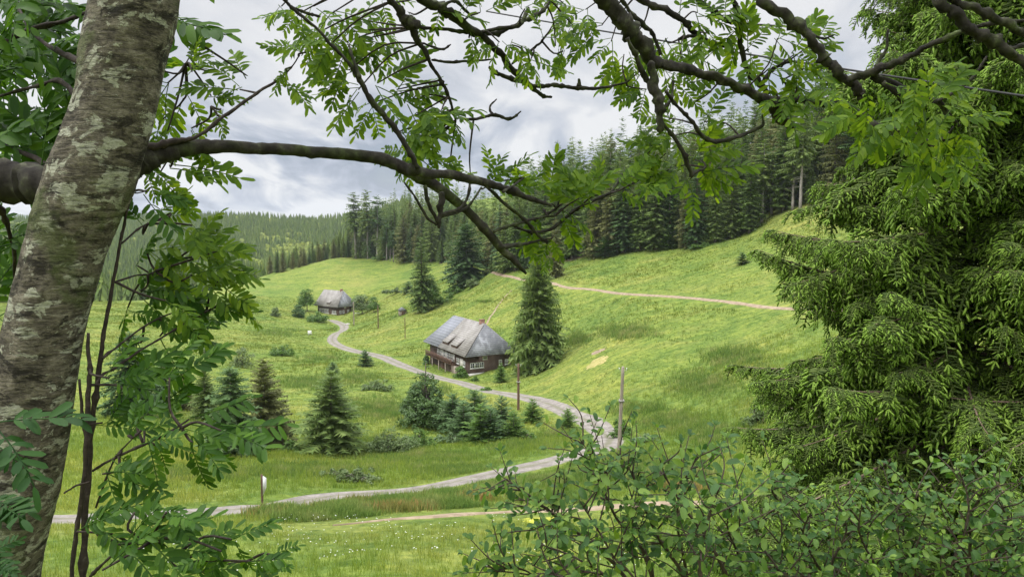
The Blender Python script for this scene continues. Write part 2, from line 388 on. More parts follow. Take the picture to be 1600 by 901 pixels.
def road_mat():
    m, t, o = new_mat("gravel_lane"); v = obj_vec(t); n = noise(t, .9, 8, .65, v); f = noise(t, 5, 6, .7, v)
    c = ramp(t, [(0.32, (0.150, 0.132, 0.116)), (0.5, (0.215, 0.194, 0.174)), (0.68, (0.285, 0.258, 0.235))], n).outputs[0]
    c = mixc(t, 1.0, c, ramp(t, [(0.3, .75), (0.5, 1.0), (0.7, 1.2)], f).outputs[0], 'MULTIPLY')
    at = N(t, 'ShaderNodeAttribute', attribute_name='across'); a = mth(t, 'ABSOLUTE', at.outputs['Fac'])
    an = mth(t, 'ADD', a, mth(t, 'MULTIPLY', mth(t, 'SUBTRACT', noise(t, .8, 6, .7, v), .5), .55))
    edge = ramp(t, [(0.78, 0), (0.92, 1)], an); mid = ramp(t, [(0.10, .55), (0.26, 0)], mth(t, 'ADD', a, mth(t, 'MULTIPLY', mth(t, 'SUBTRACT', noise(t, .35, 5, .7, v), .45), .7)))
    c = mixc(t, mid.outputs[0], c, (0.125, 0.130, 0.062)); c = mixc(t, edge.outputs[0], c, (0.13, 0.165, 0.045))
    rut = ramp(t, [(0.36, 1.0), (0.48, 1.12), (0.60, 1.0)], a); c = mixc(t, 1.0, c, rut.outputs[0], 'MULTIPLY')
    p = N(t, 'ShaderNodeBsdfPrincipled', in_Roughness=.95); p.inputs['Specular IOR Level'].default_value = .2; t.links.new(c, p.inputs['Base Color']); t.links.new(bump(t, f, .5, .05), p.inputs['Normal']); t.links.new(p.outputs[0], o.inputs[0]); return m
M['road'] = road_mat()
M['dirt'] = surf("bare_earth", [(0.3, (0.17, 0.13, 0.085)), (0.5, (0.27, 0.205, 0.14)), (0.7, (0.35, 0.28, 0.20))], 1.2, 8, 0.95, 0.4, 0.08)

# ------------------------------------------------------------------ ground sheet
def ground():
    rr = np.unique(np.concatenate([np.geomspace(0.6, 24, 60), np.geomspace(24, 480, 560), np.geomspace(480, 1900, 150), np.geomspace(1900, 12000, 24)]))
    aa = np.concatenate([np.linspace(-180, -48, 50), np.linspace(-48, 48, 760)[1:-1], np.linspace(48, 180, 50)])[:-1]
    A, Rr = np.meshgrid(np.radians(aa), rr); X = (np.sin(A)*Rr).ravel(); Y = (np.cos(A)*Rr).ravel()
    Z = height(X, Y); na, nr = len(aa), len(rr)
    Z = np.where(Y > 2400, Z + (Y-2400)*0.004, Z)
    i = np.arange(nr-1)[:, None]; j = np.arange(na)[None, :]; j2 = (j+1) % na
    q = np.stack([i*na+j, i*na+j2, (i+1)*na+j2, (i+1)*na+j], -1).reshape(-1, 4)[:, ::-1]
    V = np.stack([X, Y, Z], -1); c = len(V); V = np.vstack([V, [0, 0, height(0, 0)[0]]])
    t = np.array([[c, (k+1) % na, k] for k in range(na)])
    o = build("meadow", V, [q, t], [M['ground']], smooth=True); tag(o, kind='structure'); return o
ground()
def strip(name, path, width, mat, lift=0.05, cols=8, ragged=0.0, seed=0, crown=0.0):
    T = np.gradient(path, axis=0); T /= np.linalg.norm(T, axis=1)[:, None]; Nn = np.stack([-T[:, 1], T[:, 0]], -1)
    s = np.arange(len(path)); w = np.ones((len(path), 2))
    if ragged:
        w[:, 0] += ragged*2*fbm(s*0.21, s*0+seed, 4, seed); w[:, 1] += ragged*2*fbm(s*0.21, s*0+seed+9, 4, seed+5)
    wd = width if np.ndim(width) else np.full(len(path), width)
    c = np.linspace(-1, 1, cols+1)
    W = np.where(c[None] < 0, c[None]*w[:, :1], c[None]*w[:, 1:])*wd[:, None]/2
    X = path[:, 0:1] + Nn[:, 0:1]*W; Y = path[:, 1:2] + Nn[:, 1:2]*W
    Z = height(X.ravel(), Y.ravel()).reshape(X.shape) + lift*(1-0.75*np.abs(c)**6)[None] + 0*W
    Z[:, 0] -= 0.03+lift*.5; Z[:, -1] -= 0.03+lift*.5
    n, k = X.shape; i = np.arange(n-1)[:, None]; j = np.arange(k-1)[None]
    q = np.stack([i*k+j, (i+1)*k+j, (i+1)*k+j+1, i*k+j+1], -1).reshape(-1, 4)
    o = build(name, np.stack([X, Y, Z], -1).reshape(-1, 3), [q], [mat], smooth=True)
    at = o.data.attributes.new('across', 'FLOAT', 'POINT'); at.data.foreach_set('value', np.tile(c, n).astype(np.float32)); return tag(o, kind='structure')
strip("road", road, 3.55, M['road'], 0.07, 8, 0.10, 2)
strip("dirt_track", track_up, 1.35, M['dirt'], 0.10, 6, 0.35, 4)
strip("dirt_track", track_lo, 1.5*np.clip(0.75+2*fbm(np.arange(len(track_lo))*.05, np.arange(len(track_lo))*0+3., 3), .25, 1.3)*np.clip(np.minimum(np.arange(len(track_lo)), len(track_lo)-np.arange(len(track_lo)))/14., .03, 1), M['dirt'], 0.08, 6, 0.5, 6)
strip("footpath", track_mid, 0.7, M['dirt'], 0.08, 4, 0.5, 8)
strip("footpath", far_bit, 3.0, M['dirt'], 0.1, 4, 0.3, 8)
# ------------------------------------------------------------------ vegetation materials
M['bark'] = surf("grey_bark", [(0.3, (0.07, 0.055, 0.045)), (0.55, (0.16, 0.135, 0.115)), (0.75, (0.26, 0.235, 0.21))], 2.5, 6, 0.95, 0.5, 0.05, (1, 1, 0.3))
M['bark_pale'] = surf("pale_bark", [(0.3, (0.16, 0.14, 0.12)), (0.55, (0.30, 0.275, 0.25)), (0.75, (0.42, 0.39, 0.36))], 2.5, 6, 0.95, 0.5, 0.05, (1, 1, 0.3))
M['spruce'] = leafmat("spruce_needles", [(0.048, 0.088, 0.026), (0.092, 0.150, 0.040), (0.140, 0.205, 0.054), (0.20, 0.26, 0.078), (0.23, 0.27, 0.10)], 0.15, rough=0.7, spec=0.2, isl=0.45, obj=0.35, scale=0.5)
M['spruce_brown'] = leafmat("old_spruce_needles", [(0.078, 0.090, 0.034), (0.135, 0.150, 0.052), (0.19, 0.20, 0.074), (0.24, 0.23, 0.10)], 0.12, rough=0.75, spec=0.2, isl=0.45, obj=0.35, scale=0.5)
M['spruce_blue'] = leafmat("fir_needles", [(0.040, 0.082, 0.034), (0.072, 0.132, 0.048), (0.110, 0.180, 0.064), (0.16, 0.23, 0.088)], 0.15, rough=0.7, spec=0.2, isl=0.45, obj=0.35, scale=0.5)
M['spruce_young'] = leafmat("young_spruce_needles", [(0.040, 0.088, 0.018), (0.080, 0.155, 0.028), (0.13, 0.22, 0.040), (0.20, 0.29, 0.065)], 0.2, rough=0.6, spec=0.2, isl=0.6, obj=0.2, scale=0.8)
M['broad'] = leafmat("broad_leaves", [(0.045, 0.098, 0.018), (0.078, 0.155, 0.025), (0.115, 0.21, 0.036), (0.16, 0.26, 0.055)], 0.3, isl=0.55, obj=0.15, scale=0.5)
M['willow'] = leafmat("willow_leaves", [(0.085, 0.15, 0.055), (0.13, 0.21, 0.085), (0.18, 0.26, 0.12), (0.24, 0.32, 0.15)], 0.25, isl=0.5, obj=0.1, scale=0.6)
M['shrub_dull'] = leafmat("dull_shrub_leaves", [(0.06, 0.11, 0.032), (0.10, 0.16, 0.048), (0.14, 0.19, 0.065), (0.19, 0.22, 0.085)], 0.2, isl=0.5, obj=0.1, scale=0.6)
M['far_conifer'] = leafmat("far_conifer", [(0.050, 0.088, 0.028), (0.095, 0.150, 0.038), (0.15, 0.21, 0.050), (0.22, 0.27, 0.065)], 0.1, rough=0.8, spec=0.1, isl=0.5, obj=0.0, scale=0.014)
M['far_broad'] = leafmat("far_broadleaf", [(0.14, 0.20, 0.045), (0.21, 0.26, 0.055), (0.30, 0.32, 0.08)], 0.15, rough=0.8, spec=0.1, isl=0.6, obj=0.0, scale=0.02)

# ------------------------------------------------------------------ conifers
def bough(rng, n=9, wide=0.42, hang=0.25, droop=0.28, lift=0.12):
    """one needled bough of unit length along +Y, side twigs and hanging twigs as slim faces"""
    V = []; T = []
    ts = np.linspace(0, 1, n+1); sp = []
    for t in ts: sp.append([rng.normal(0, 0.015), t, -droop*t*t + lift*max(0, t-0.6)])
    sp = np.array(sp)
    for i in range(n):
        for s in (-1, 1):
            L = wide*(1.0-0.62*ts[i])*rng.uniform(0.65, 1.15); f = rng.uniform(0.10, 0.28)
            a = len(V); w = rng.uniform(.035, .06)
            V += [sp[i], sp[i+1], [s*L*0.62, ts[i]+f*0.7+w, sp[i][2]-hang*0.22*L/wide*rng.uniform(.6, 1.4)], [s*L, ts[i]+f, sp[i][2]-hang*0.6*L/wide*rng.uniform(.5, 1.5)]]
            T += [[a, a+1, a+2], [a, a+2, a+3]] if s > 0 else [[a, a+2, a+1], [a, a+3, a+2]]
        if rng.random() < 0.75 and hang > 0.05:
            a = len(V); x = rng.uniform(-.6, .6)*wide*(1-ts[i]*.7); y = ts[i]+.06; z = sp[i][2]-abs(x)*hang*.5
            V += [[x-.03, y-.05, z], [x+.03, y+.06, z], [x+rng.normal(0, .02), y+.02, z-hang*rng.uniform(.5, 1.1)]]; T += [[a, a+1, a+2]]
    a = len(V); V += [sp[-2]+[-.04, 0, 0], sp[-2]+[.04, 0, 0], sp[-1]+[0, .08, .01]]; T += [[a, a+1, a+2]]
    return np.array(V), np.array(T)
def conifer_crown(seed, H, Rb, base=0.06, whorls=26, per=8, ang0=-20, ang1=35, nb=9, hang=0.25, power=0.85, wide=0.42, gaps=0.05, droop=.28, rag=0.25, top=0.0, fill=1.0):
    rng = np.random.default_rng(seed); tm = [bough(rng, nb, wide, hang, droop) for _ in range(4)]
    items = [[] for _ in tm]
    for w in range(whorls):
        t = (w+0.5)/whorls; h = H*(base+(1-base)*t**0.92)
        lean = 1-t
        L = Rb*(max(lean, 0)**power)*(1-top) + Rb*top*min(1, lean*4) + 0.32
        L *= 1+.55*max(0,t-.7)
        L *= min(1.0, 0.72+1.6*t) if base < .15 else min(1., .55+2.2*t)
        k = max(4, int(round(per*(0.55+0.45*lean)*fill))); ph = rng.uniform(0, 6.28); wl = rng.uniform(1-rag*.5, 1+rag*.35)
        for j in range(k):
            if rng.random() < gaps: continue
            a = ph + 6.283*j/k + rng.normal(0, .18); el = R(ang0+(ang1-ang0)*t**1.3 + rng.normal(0, 6))
            l = L*wl*rng.uniform(1-rag, 1+rag*.6)
            items[rng.integers(4)].append((a, el, l, h+rng.normal(0, H/whorls*0.3), rng.normal(0, .25)))
    V = []; T = []; n = 0
    for (tv, tt), it in zip(tm, items):
        if not it: continue
        it = np.array(it); d = np.stack([np.cos(it[:, 0])*np.cos(it[:, 1]), np.sin(it[:, 0])*np.cos(it[:, 1]), np.sin(it[:, 1])], -1)
        pos = np.stack([d[:, 0]*.05, d[:, 1]*.05, it[:, 3]], -1)
        v, f = rep(tv, [tt], frames(d, it[:, 4]), it[:, 2], pos); V.append(v); T.append(f[0]+n); n += len(v)
    # leader
    v0 = np.array([[-.09, 0, H*.955], [.09, 0, H*.955], [0, .03, H*1.015], [0, -.09, H*.955], [0, .09, H*.955]]); V.append(v0); T.append(np.array([[0, 1, 2], [3, 4, 2]])+n)
    return np.concatenate(V), np.concatenate(T)
def conifer(name, seed, H, Rb, mat, bark='bark', tr=None, **kw):
    """hidden-free prototype: root empty > trunk, crown ; first placed copy is the prototype itself"""
    root = bpy.data.objects.new(name, None); C.objects.link(root); root.empty_display_size = .2
    rng = np.random.default_rng(seed+99)
    mb = MB(); hh = np.linspace(-0.6, H*.97, 12); r0 = tr or H*0.0125+0.03
    pts = np.stack([rng.normal(0, .03, 12), rng.normal(0, .03, 12), hh], -1); tube(mb, pts, r0*(1-hh/H*.93), 8, rough=.1, seed=seed)
    b = kw.get('base', .06)
    if b > .3:      # dead snags below the live crown
        for k in range(26):
            h = H*rng.uniform(b*.45, b*1.0); a = rng.uniform(0, 6.28); l = rng.uniform(.6, 2.4)
            tube(mb, [[0, 0, h], [math.cos(a)*l*.5, math.sin(a)*l*.5, h-.05*l], [math.cos(a)*l, math.sin(a)*l, h-.25*l]], [.05, .035, .012], 4)
    mb.build('trunk', [M[bark]], root, smooth=True)
    V, T = conifer_crown(seed, H, Rb, **kw); build('crown', V, [T], [M[mat]], parent=root)
    return root
class Kind:
    def __init__(s, root, H): s.root = root; s.H = H; s.used = False
    def place(s, x, y, H, rz=None, sx=1.0, label=None, cat='tree', group=None, z=None):
        r = s.root if not s.used else copy_tree(s.root); s.used = True
        k = H/s.H; r.location = (x, y, (height(x, y)[0] if z is None else z) - .05)
        r.scale = (k*sx, k*sx, k); r.rotation_euler = (random.gauss(0, .012), random.gauss(0, .012), random.uniform(0, 6.28) if rz is None else rz)
        for key in ('label', 'category', 'group'):
            if key in r: del r[key]
        return tag(r, label, cat, group)
K_forest = [Kind(conifer("spruce_tree", 1, 28, 3.7, 'spruce', base=.05, whorls=34, per=9, hang=.35, power=.72, nb=8), 28),
            Kind(conifer("spruce_tree", 2, 28, 3.4, 'spruce', base=.09, whorls=32, per=9, hang=.45, power=.65, nb=8, rag=.35), 28),
            Kind(conifer("spruce_tree", 3, 28, 3.9, 'spruce_brown', base=.04, whorls=32, per=9, hang=.5, power=.62, nb=8, rag=.35, gaps=.1), 28),
            Kind(conifer("spruce_tree", 4, 28, 3.3, 'spruce_blue', base=.05, whorls=34, per=9, hang=.25, power=.8, nb=8), 28)]
K_high = [Kind(conifer("spruce_tree", 5, 30, 3.6, 'spruce', 'bark_pale', base=.42, whorls=22, per=8, hang=.35, power=.55, nb=8, gaps=.12, rag=.4), 30),
          Kind(conifer("spruce_tree", 6, 30, 3.9, 'spruce_blue', 'bark_pale', base=.5, whorls=17, per=7, hang=.2, power=.45, nb=8, gaps=.18, rag=.5, ang0=-5), 30)]

# ---- broad-leaved crowns
def leafcloud(seed, lobes, n, size, flat=.5, shell=.55):
    """lobes (k,4): centre and radius in metres; small bent faces through the crown's volume, clumped and gappy"""
    rng = np.random.default_rng(seed); lobes = np.asarray(lobes, float)
    # sub-clumps on each lobe
    cl = []
    for x, y, z, r in lobes:
        k = int(26*max(r, .4)**1.2)+10
        d = rng.normal(size=(k, 3)); d /= np.linalg.norm(d, axis=1)[:, None]; d[:, 2] = np.where(d[:, 2] < -.5, -d[:, 2], d[:, 2])
        rad = r*rng.uniform(shell, 1.05, k); cl.append(np.hstack([np.array([x, y, z])+d*rad[:, None]*[1, 1, .85], (r*rng.uniform(.16, .34, k))[:, None], d]))
    cl = np.vstack(cl); w = cl[:, 3]**2; pick = rng.choice(len(cl), n, p=w/w.sum()); c = cl[pick]
    o = rng.normal(size=(n, 3)); o /= np.linalg.norm(o, axis=1)[:, None]; pos = c[:, :3] + o*c[:, 3:4]*rng.uniform(.4, 1.0, n)[:, None]*[1, 1, .7]
    nrm = c[:, 4:7]*.8 + o*.6 + rng.normal(size=(n, 3))*.5 + [0, 0, .5]
    T = np.array([[-.32, .3, -.05], [0, 0, 0], [.32, .3, -.05], [0, 1, -.12], [0, .45, .05]]); Fq = np.array([[1, 4, 0], [1, 2, 4], [4, 2, 3], [0, 4, 3]])
    dirs = np.cross(nrm, rng.normal(size=(n, 3))); dirs[:, 2] -= .25*np.linalg.norm(dirs, axis=1)
    v, f = rep(T, [Fq], frames(dirs, None, nrm/np.linalg.norm(nrm, axis=1)[:, None]), size*rng.uniform(.6, 1.3, n), pos)
    return v, f, cl
def broadleaf(name, seed, lobes, n, size, mat, label, cat, x, y, trunk=.12, group=None, stems=1, rz=0, bark='bark'):
    z = height(x, y)[0]; root = empty(name, (x, y, z), label, cat, group, rz)
    rng = np.random.default_rng(seed); v, f, cl = leafcloud(seed, lobes, n, size)
    mb = MB(); top = max(l[2] for l in lobes)
    for s in range(stems):
        bx, by = rng.normal(0, .15*(stems > 1), 2)
        tube(mb, smooth_poly([[bx, by, -.4], [bx*1.5, by*1.5, top*.4], [bx*3+.1, by*3, top]], 4), np.linspace(trunk, trunk*.35, 9), 7, rough=.15, seed=s)
    for l in lobes:
        for k in range(3):
            c = cl[rng.integers(len(cl))][:3]; c = np.array(l[:3])*.6+c*.4
            st = np.array([0, 0, top*rng.uniform(.15, .45)]); tube(mb, smooth_poly([st, (st+c)/2+[0, 0, .1*top], c], 3), np.linspace(trunk*.4, trunk*.1, 7), 5)
    mb.build('trunk' if stems == 1 else 'stems', [M[bark]], root, smooth=True)
    build('crown' if cat == 'tree' else 'foliage', v, f, [M[mat]], parent=root); return root

# ------------------------------------------------------------------ forest on the right hand hillside
edge_pix = [(440,424),(470,416),(500,406),(520,402),(545,402),(580,402),(610,408),(640,410),(668,409),(700,407),(720,404),(745,410),(775,422),(800,425),(830,417),(860,408),(900,405),(950,398),(1000,391),(1050,388),(1100,383),(1150,370),(1175,362),(1195,345),(1210,334),(1250,325),(1300,321),(1360,319),(1420,318)]
eh = [(px, hit(px, py+2)) for px, py in edge_pix]; eh = [(px, h) for px, h in eh if h is not None]
EU = np.array([h[0]/h[1] for _, h in eh]); EY = np.array([h[1] for _, h in eh]); EY = np.where(EY > 480, 440, EY)
def yedge(u): return np.interp(u, EU, EY)
rng = np.random.default_rng(11)
cand = []
g = 6.3
for ix in range(-40, 50):
    for iy in range(20, 110):
        x = (ix+rng.uniform(-.36, .36))*g; y = (iy+rng.uniform(-.36, .36))*g; u = x/y
        if u < EU[0]-.02 or u > .56 or y < 120: continue
        dpt = (y-yedge(u))*math.cos(math.atan(u)) if u > -.2 else y-yedge(u)
        lim = 75 if u > -.2 else 60
        if dpt < 1.5 or dpt > lim: continue
        # keep the gully mouth where the bare track leaves the wood open
        cand.append((dpt, x, y))
# front row along the edge
e = resample(np.array([[u*Y, Y] for u, Y in zip(EU, EY)]), 4.6)
front = [(x+rng.normal(0, .6), y+1.2+abs(rng.normal(0, 1.2))) for x, y in e]
cand = [c for c in cand if min((c[1]-a)**2+(c[2]-b)**2 for a, b in front) > 14]
cand.sort()
def forest_h(x, y):
    u = x/y; return (24.5 + 4*np.clip((u+.25)/.5, 0, 1))*rng.uniform(.78, 1.1)
NIND = 0
def treeline(x, y, kind, H, sx=1.0, where='right'):
    global NIND; NIND += 1
    H *= np.interp(x/y, [-.37, -.25, -.2, -.17], [.42, .62, .85, 1.0]); sx *= 1.36
    if x/y < -.165: lab, grp = 'tall dark spruce in the wood along the crest behind the left meadow', 'spruces beyond the crest of the left meadow'
    else: lab, grp = 'tall dense spruce of the forest above the sloping right meadow', 'spruces of the forest on the right hillside'
    if kind in K_high: lab, grp = ('tall spruce with bare pale trunk and high crown at the forest edge', 'bare trunked spruces at the forest edge')
    return kind.place(x, y, H, sx=sx, label=lab, cat='spruce', group=grp)
for i, (x, y) in enumerate(front):
    u = x/y
    if -.205 < u < -.15 or .33 < u: kd = K_high[rng.integers(2)] if rng.random() < .45 else K_forest[rng.integers(4)]
    else: kd = K_forest[rng.choice(4, p=[.3, .25, .25, .2])]
    H = forest_h(x, y)*rng.uniform(.60, 1.05)
    if rng.random() < .18 and kd in K_forest: H *= .45
    treeline(x, y, kd, H, rng.uniform(1.0, 1.25))
rest = []
for c in cand:
    if NIND < 262: treeline(c[1], c[2], K_forest[rng.choice(4, p=[.35, .25, .2, .2])] if rng.random() < .9 else K_high[0], forest_h(c[1], c[2]), rng.uniform(.95, 1.15))
    else: rest.append(c)
# deeper rows: one mass
lod = [conifer_crown(50+k, 28, 3.6, base=.3, whorls=17, per=6, hang=.35, power=.7, nb=5, wide=.5, rag=.3) for k in range(3)]
def merge_trees(name, positions, Hs, temps, mats, midx, label=None):
    V = []; T = []; MI = []; n = 0
    positions = np.asarray(positions); Hs = np.asarray(Hs); rg = np.random.default_rng(5); ti = rg.integers(len(temps), size=len(positions)) if midx is None else midx
    for k, (tv, tt, mi) in enumerate(temps):
        s = np.where(ti == k)[0]
        if not len(s): continue
        a = rg.uniform(0, 6.28, len(s)); Rm = np.zeros((len(s), 3, 3)); Rm[:, 0, 0] = np.cos(a); Rm[:, 0, 1] = -np.sin(a); Rm[:, 1, 0] = np.sin(a); Rm[:, 1, 1] = np.cos(a); Rm[:, 2, 2] = 1
        v, f = rep(tv, [tt], Rm, Hs[s], positions[s]); V.append(v); T.append(f[0]+n); MI.append(np.full(len(f[0]), mi)); n += len(v)
    o = build(name, np.concatenate(V), [np.concatenate(T)], mats, np.concatenate(MI)); return tag(o, label, None, None, 'stuff')
if rest:
    pr = np.array([[c[1], c[2], height(c[1], c[2])[0]] for c in rest]); hs = np.array([forest_h(c[1], c[2])*np.interp(c[1]/c[2], [-.37, -.25, -.2, -.17], [.42, .62, .85, 1.0]) for c in rest])/28.
    merge_trees('forest', pr, hs, [(v, t, 0 if k < 2 else 1) for k, (v, t) in enumerate(lod)], [M['spruce'], M['spruce_blue']], None, 'dense dark spruce forest covering the right hillside behind its front rows')
    tag(bpy.data.objects['forest'], cat='forest')
# ------------------------------------------------------------------ forest on the far ridge
def tiny(seed, tiers=5, k=5):
    rg = np.random.default_rng(seed); V = []; T = []
    for i in range(tiers):
        z0 = .12+.80*i/tiers; r = .15*(1-i/tiers)**.8+.012; z1 = z0+.30; a0 = rg.uniform(0, 6.28)
        for j in range(k):
            a = a0+6.283*j/k+rg.normal(0, .15); w = .5; rr = r*rg.uniform(.75, 1.25); n = len(V)
            V += [[math.cos(a-w)*rr*.7, math.sin(a-w)*rr*.7, z0+.05], [math.cos(a)*rr, math.sin(a)*rr, z0-.02], [math.cos(a+w)*rr*.7, math.sin(a+w)*rr*.7, z0+.05], [0, 0, min(z1, 1.)]]
            T += [[n, n+1, n+3], [n+1, n+2, n+3]]
    return np.array(V), np.array(T)
def puff(seed, k=46):
    rg = np.random.default_rng(seed); V = []; T = []
    for i in range(k):
        d = rg.normal(size=3); d /= np.linalg.norm(d); d[2] = abs(d[2])*.9-.1; c = np.array([0, 0, .55])+d*[.30, .30, .42]; t1 = np.cross(d, rg.normal(size=3)); t1 /= np.linalg.norm(t1); t2 = np.cross(d, t1); s = rg.uniform(.10, .18); n = len(V)
        V += [c+t1*s, c+t2*s+d*.03, c-t1*s, c-t2*s-d*.03]; T += [[n, n+1, n+2], [n, n+2, n+3]]
    return np.array(V), np.array(T)
temps = [(*tiny(1), 0), (*tiny(2), 0), (*tiny(3, 6, 4), 0), (*puff(4), 1), (*puff(5), 1)]
pos = []; hs = []; idx = []
rg = np.random.default_rng(3)
Y = 470.
while Y < 1420:
    st = 5.6 + Y*.0022
    for u in np.arange(-.78, -.145, st/Y*1.0):
        uu = u+rg.uniform(-.4, .4)*st/Y; yy = Y+rg.uniform(-.4, .4)*st
        if yy < (yedge(uu)+42 if uu > EU[0]-.02 else 455) or (uu > -.225 and yy < 760): continue
        x = uu*yy
        dec = vnoise(x/70, yy/110, 4)*.65+vnoise(x/20, yy/20, 9)*.35
        m = 700 < yy < 1250 and dec > (.50 if -.42 < uu < -.22 and 780 < yy < 1100 else .68)
        m = m or rg.random() < .05; idx.append(rg.integers(3, 5) if m else rg.integers(0, 3)); pos.append((x, yy)); hs.append(rg.uniform(13, 20) if m else rg.uniform(14, 30))
    Y += st*.85
pos = np.array(pos); zz = height(pos[:, 0], pos[:, 1]); pos = np.column_stack([pos, zz])
o = merge_trees('far_forest', pos, np.array(hs), temps, [M['far_conifer'], M['far_broad']], np.array(idx), 'mixed forest covering the far ridge under the clouds'); tag(o, cat='forest')
print('individual forest trees', NIND, 'rest', len(rest), 'far', len(pos))
# far blue hills beyond the ridge
def hill(name, u0, u1, Y, pytop, seed, dep=900):
    uu = np.linspace(u0, u1, 120); t = np.linspace(-1, 1, 30); U, Tt = np.meshgrid(uu, t); X = U*Y; YY = Y+Tt*dep
    top = Y*slope_of(pytop); e = np.clip(1-((U-(u0+u1)/2)/((u1-u0)/2))**2, 0, 1)**.5
    Z = (-220+(top+220)*e*(1-Tt**2)) + fbm(X/400, YY/400, 4, seed)*60*e
    n, k = X.shape; i = np.arange(n-1)[:, None]; j = np.arange(k-1)[None]
    q = np.stack([i*k+j, i*k+j+1, (i+1)*k+j+1, (i+1)*k+j], -1).reshape(-1, 4)
    return tag(build(name, np.stack([X, YY, Z], -1).reshape(-1, 3), [q], [M['far_hill']], smooth=True), kind='structure')
M['far_hill'] = surf("wooded_far_hill", [(0.3, (0.02, 0.04, 0.014)), (0.6, (0.045, 0.08, 0.025))], 0.02, 8, 1.0, 0.8, 4.0)
hill('hills', -.62, -.26, 3300, 331, 1)
hill('hills', -1.15, -.42, 4600, 333, 2)

# ------------------------------------------------------------------ single conifers
def at(px, py): 
    h = hit(px, py); return (h[0], h[1])
def pxh(px, pyb, pyt):
    """height in metres of something standing at (px,pyb) whose tip is seen at pyt"""
    h = hit(px, pyb); return h[1]*slope_of(pyt)-h[2]
def one(kind, px, pyb, pyt, sx, label, cat='spruce', group=None):
    h = hit(px, pyb); H = pxh(px, pyb, pyt); return kind.place(h[0], h[1], H, sx=sx, label=label, cat=cat, group=group)
K_big = Kind(conifer("spruce_tree", 21, 24, 6.6, 'spruce', base=.02, whorls=46, per=13, hang=.4, power=.78, nb=10, rag=.25, wide=.4), 24)
K_tier = Kind(conifer("spruce_tree", 22, 11, 3.3, 'spruce_brown', base=.03, whorls=22, per=13, hang=.14, power=.85, nb=9, rag=.15, wide=.40, ang0=-4, ang1=42, droop=.18, gaps=.06), 11)
K_tier2 = Kind(conifer("spruce_tree", 26, 11, 3.3, 'spruce', base=.03, whorls=23, per=14, hang=.16, power=.85, nb=9, rag=.2, wide=.40, ang0=-4, ang1=42, droop=.18, gaps=.06), 11)
K_fir = Kind(conifer("fir_tree", 23, 11, 3.0, 'spruce_blue', base=.03, whorls=26, per=14, hang=.2, power=.7, nb=9, rag=.2, wide=.42), 11)
K_young = [Kind(conifer("young_spruce", 24, 5, 1.75, 'spruce_young', base=.03, whorls=13, per=9, hang=.15, power=.85, nb=8, rag=.22, wide=.42, ang0=5, ang1=45, droop=.1), 5),
           Kind(conifer("young_spruce", 25, 5, 1.65, 'spruce_blue', base=.03, whorls=14, per=9, hang=.15, power=.8, nb=8, rag=.2, wide=.42, ang0=0, ang1=45, droop=.1), 5)]
def bigspruce(): 
    h = hit(840, 579); H = pxh(840, 579, 398)
    K_big.place(h[0], h[1]+1, H, sx=1.02, label='large lone spruce towering beside the nearer farmhouse', cat='spruce')
bigspruce()
one(K_fir, 728, 447, 350, 1.5, 'dense dark spruce at the mouth of the gully below the forest')
one(K_forest[0], 660, 487, 369, 1.55, 'tall bushy spruce standing above the small shed')
one(K_high[0], 556, 404, 300, 1.5, 'left one of three tall bare trunked spruces standing out on the crest')
one(K_high[0], 575, 404, 296, 1.25, 'middle one of three tall bare trunked spruces standing out on the crest')
one(K_high[1], 590, 405, 306, 1.6, 'right one of three tall bare trunked spruces standing out on the crest')
one(K_high[0], 1250, 328, 150, 1.1, 'tall spruce with long pale bare trunk at the top corner of the right meadow')
one(K_high[0], 975, 393, 245, 1.1, 'spruce with slim pale bare trunk at the forest edge above the track')
one(K_forest[2], 868, 434, 340, 1.25, 'brownish spruce on the forest corner behind the large lone spruce')
one(K_tier, 415, 703, 560, 1.25, 'tiered dark spruce, middle one of the row below the road')
one(K_tier2, 517, 706, 578, 1.5, 'broad spruce at the right end of the row below the road')
one(K_fir, 364, 711, 574, 1.35, 'dense blue-green spruce left of the tiered one below the road')
one(K_tier2, 322, 655, 570, 1.0, 'slim spruce farther back at the left of the conifer row')
one(K_tier, 290, 640, 577, .9, 'smaller spruce second from the left behind the rowan sprays')
one(K_fir, 205, 650, 520, 1.3, 'tall dark spruce seen behind the thin rowan stems')
one(K_fir, 255, 640, 560, 1.0, 'dark spruce just right of the thin rowan stems')
for px, pb, pt, sx, k, lab in ((707,672,618,1.1,1,'young spruce at the rear left of the cluster inside the road bend'),(742,668,612,1.2,1,'young dark spruce standing tallest in the cluster inside the road bend'),
        (752,692,636,1.15,0,'bright young spruce at the front of the cluster inside the road bend'),(783,676,622,1.0,1,'young dark spruce at the right of the cluster inside the road bend'),
        (724,684,630,1.1,1,'young spruce standing left of the bright one in the cluster inside the bend'),(768,690,640,1.0,1,'young spruce pressed between the bright one and the right hand one of the cluster'),(802,686,645,1.1,0,'small young spruce at the right front corner of the cluster'),(832,661,627,1.15,0,'small spruce beside the road, just right of the middle pole'),
        (887,671,641,1.15,0,'small bright spruce on the verge inside the road bend'),(571,572,549,1.1,1,'tiny dark spruce on the bank below the road near the far bend'),
        (520,585,568,1.2,1,'tiny spruce in the grass above the broad row spruce'),(783,597,571,.9,0,'small bright spruce in the garden by the near farmhouse'),
        (1160,413,397,1.3,1,'tiny spruce alone on the upper right meadow'),(945,402,372,1.2,1,'small spruce at the foot of the forest edge'),(638,458,442,1.3,1,'tiny spruce left of the bushy spruce above the shed'),
        (1045,388,360,1.2,0,'bright small spruce at the forest foot right of the pale trunks')):
    one(K_young[k], px, pb, pt-3, sx*1.4, lab)
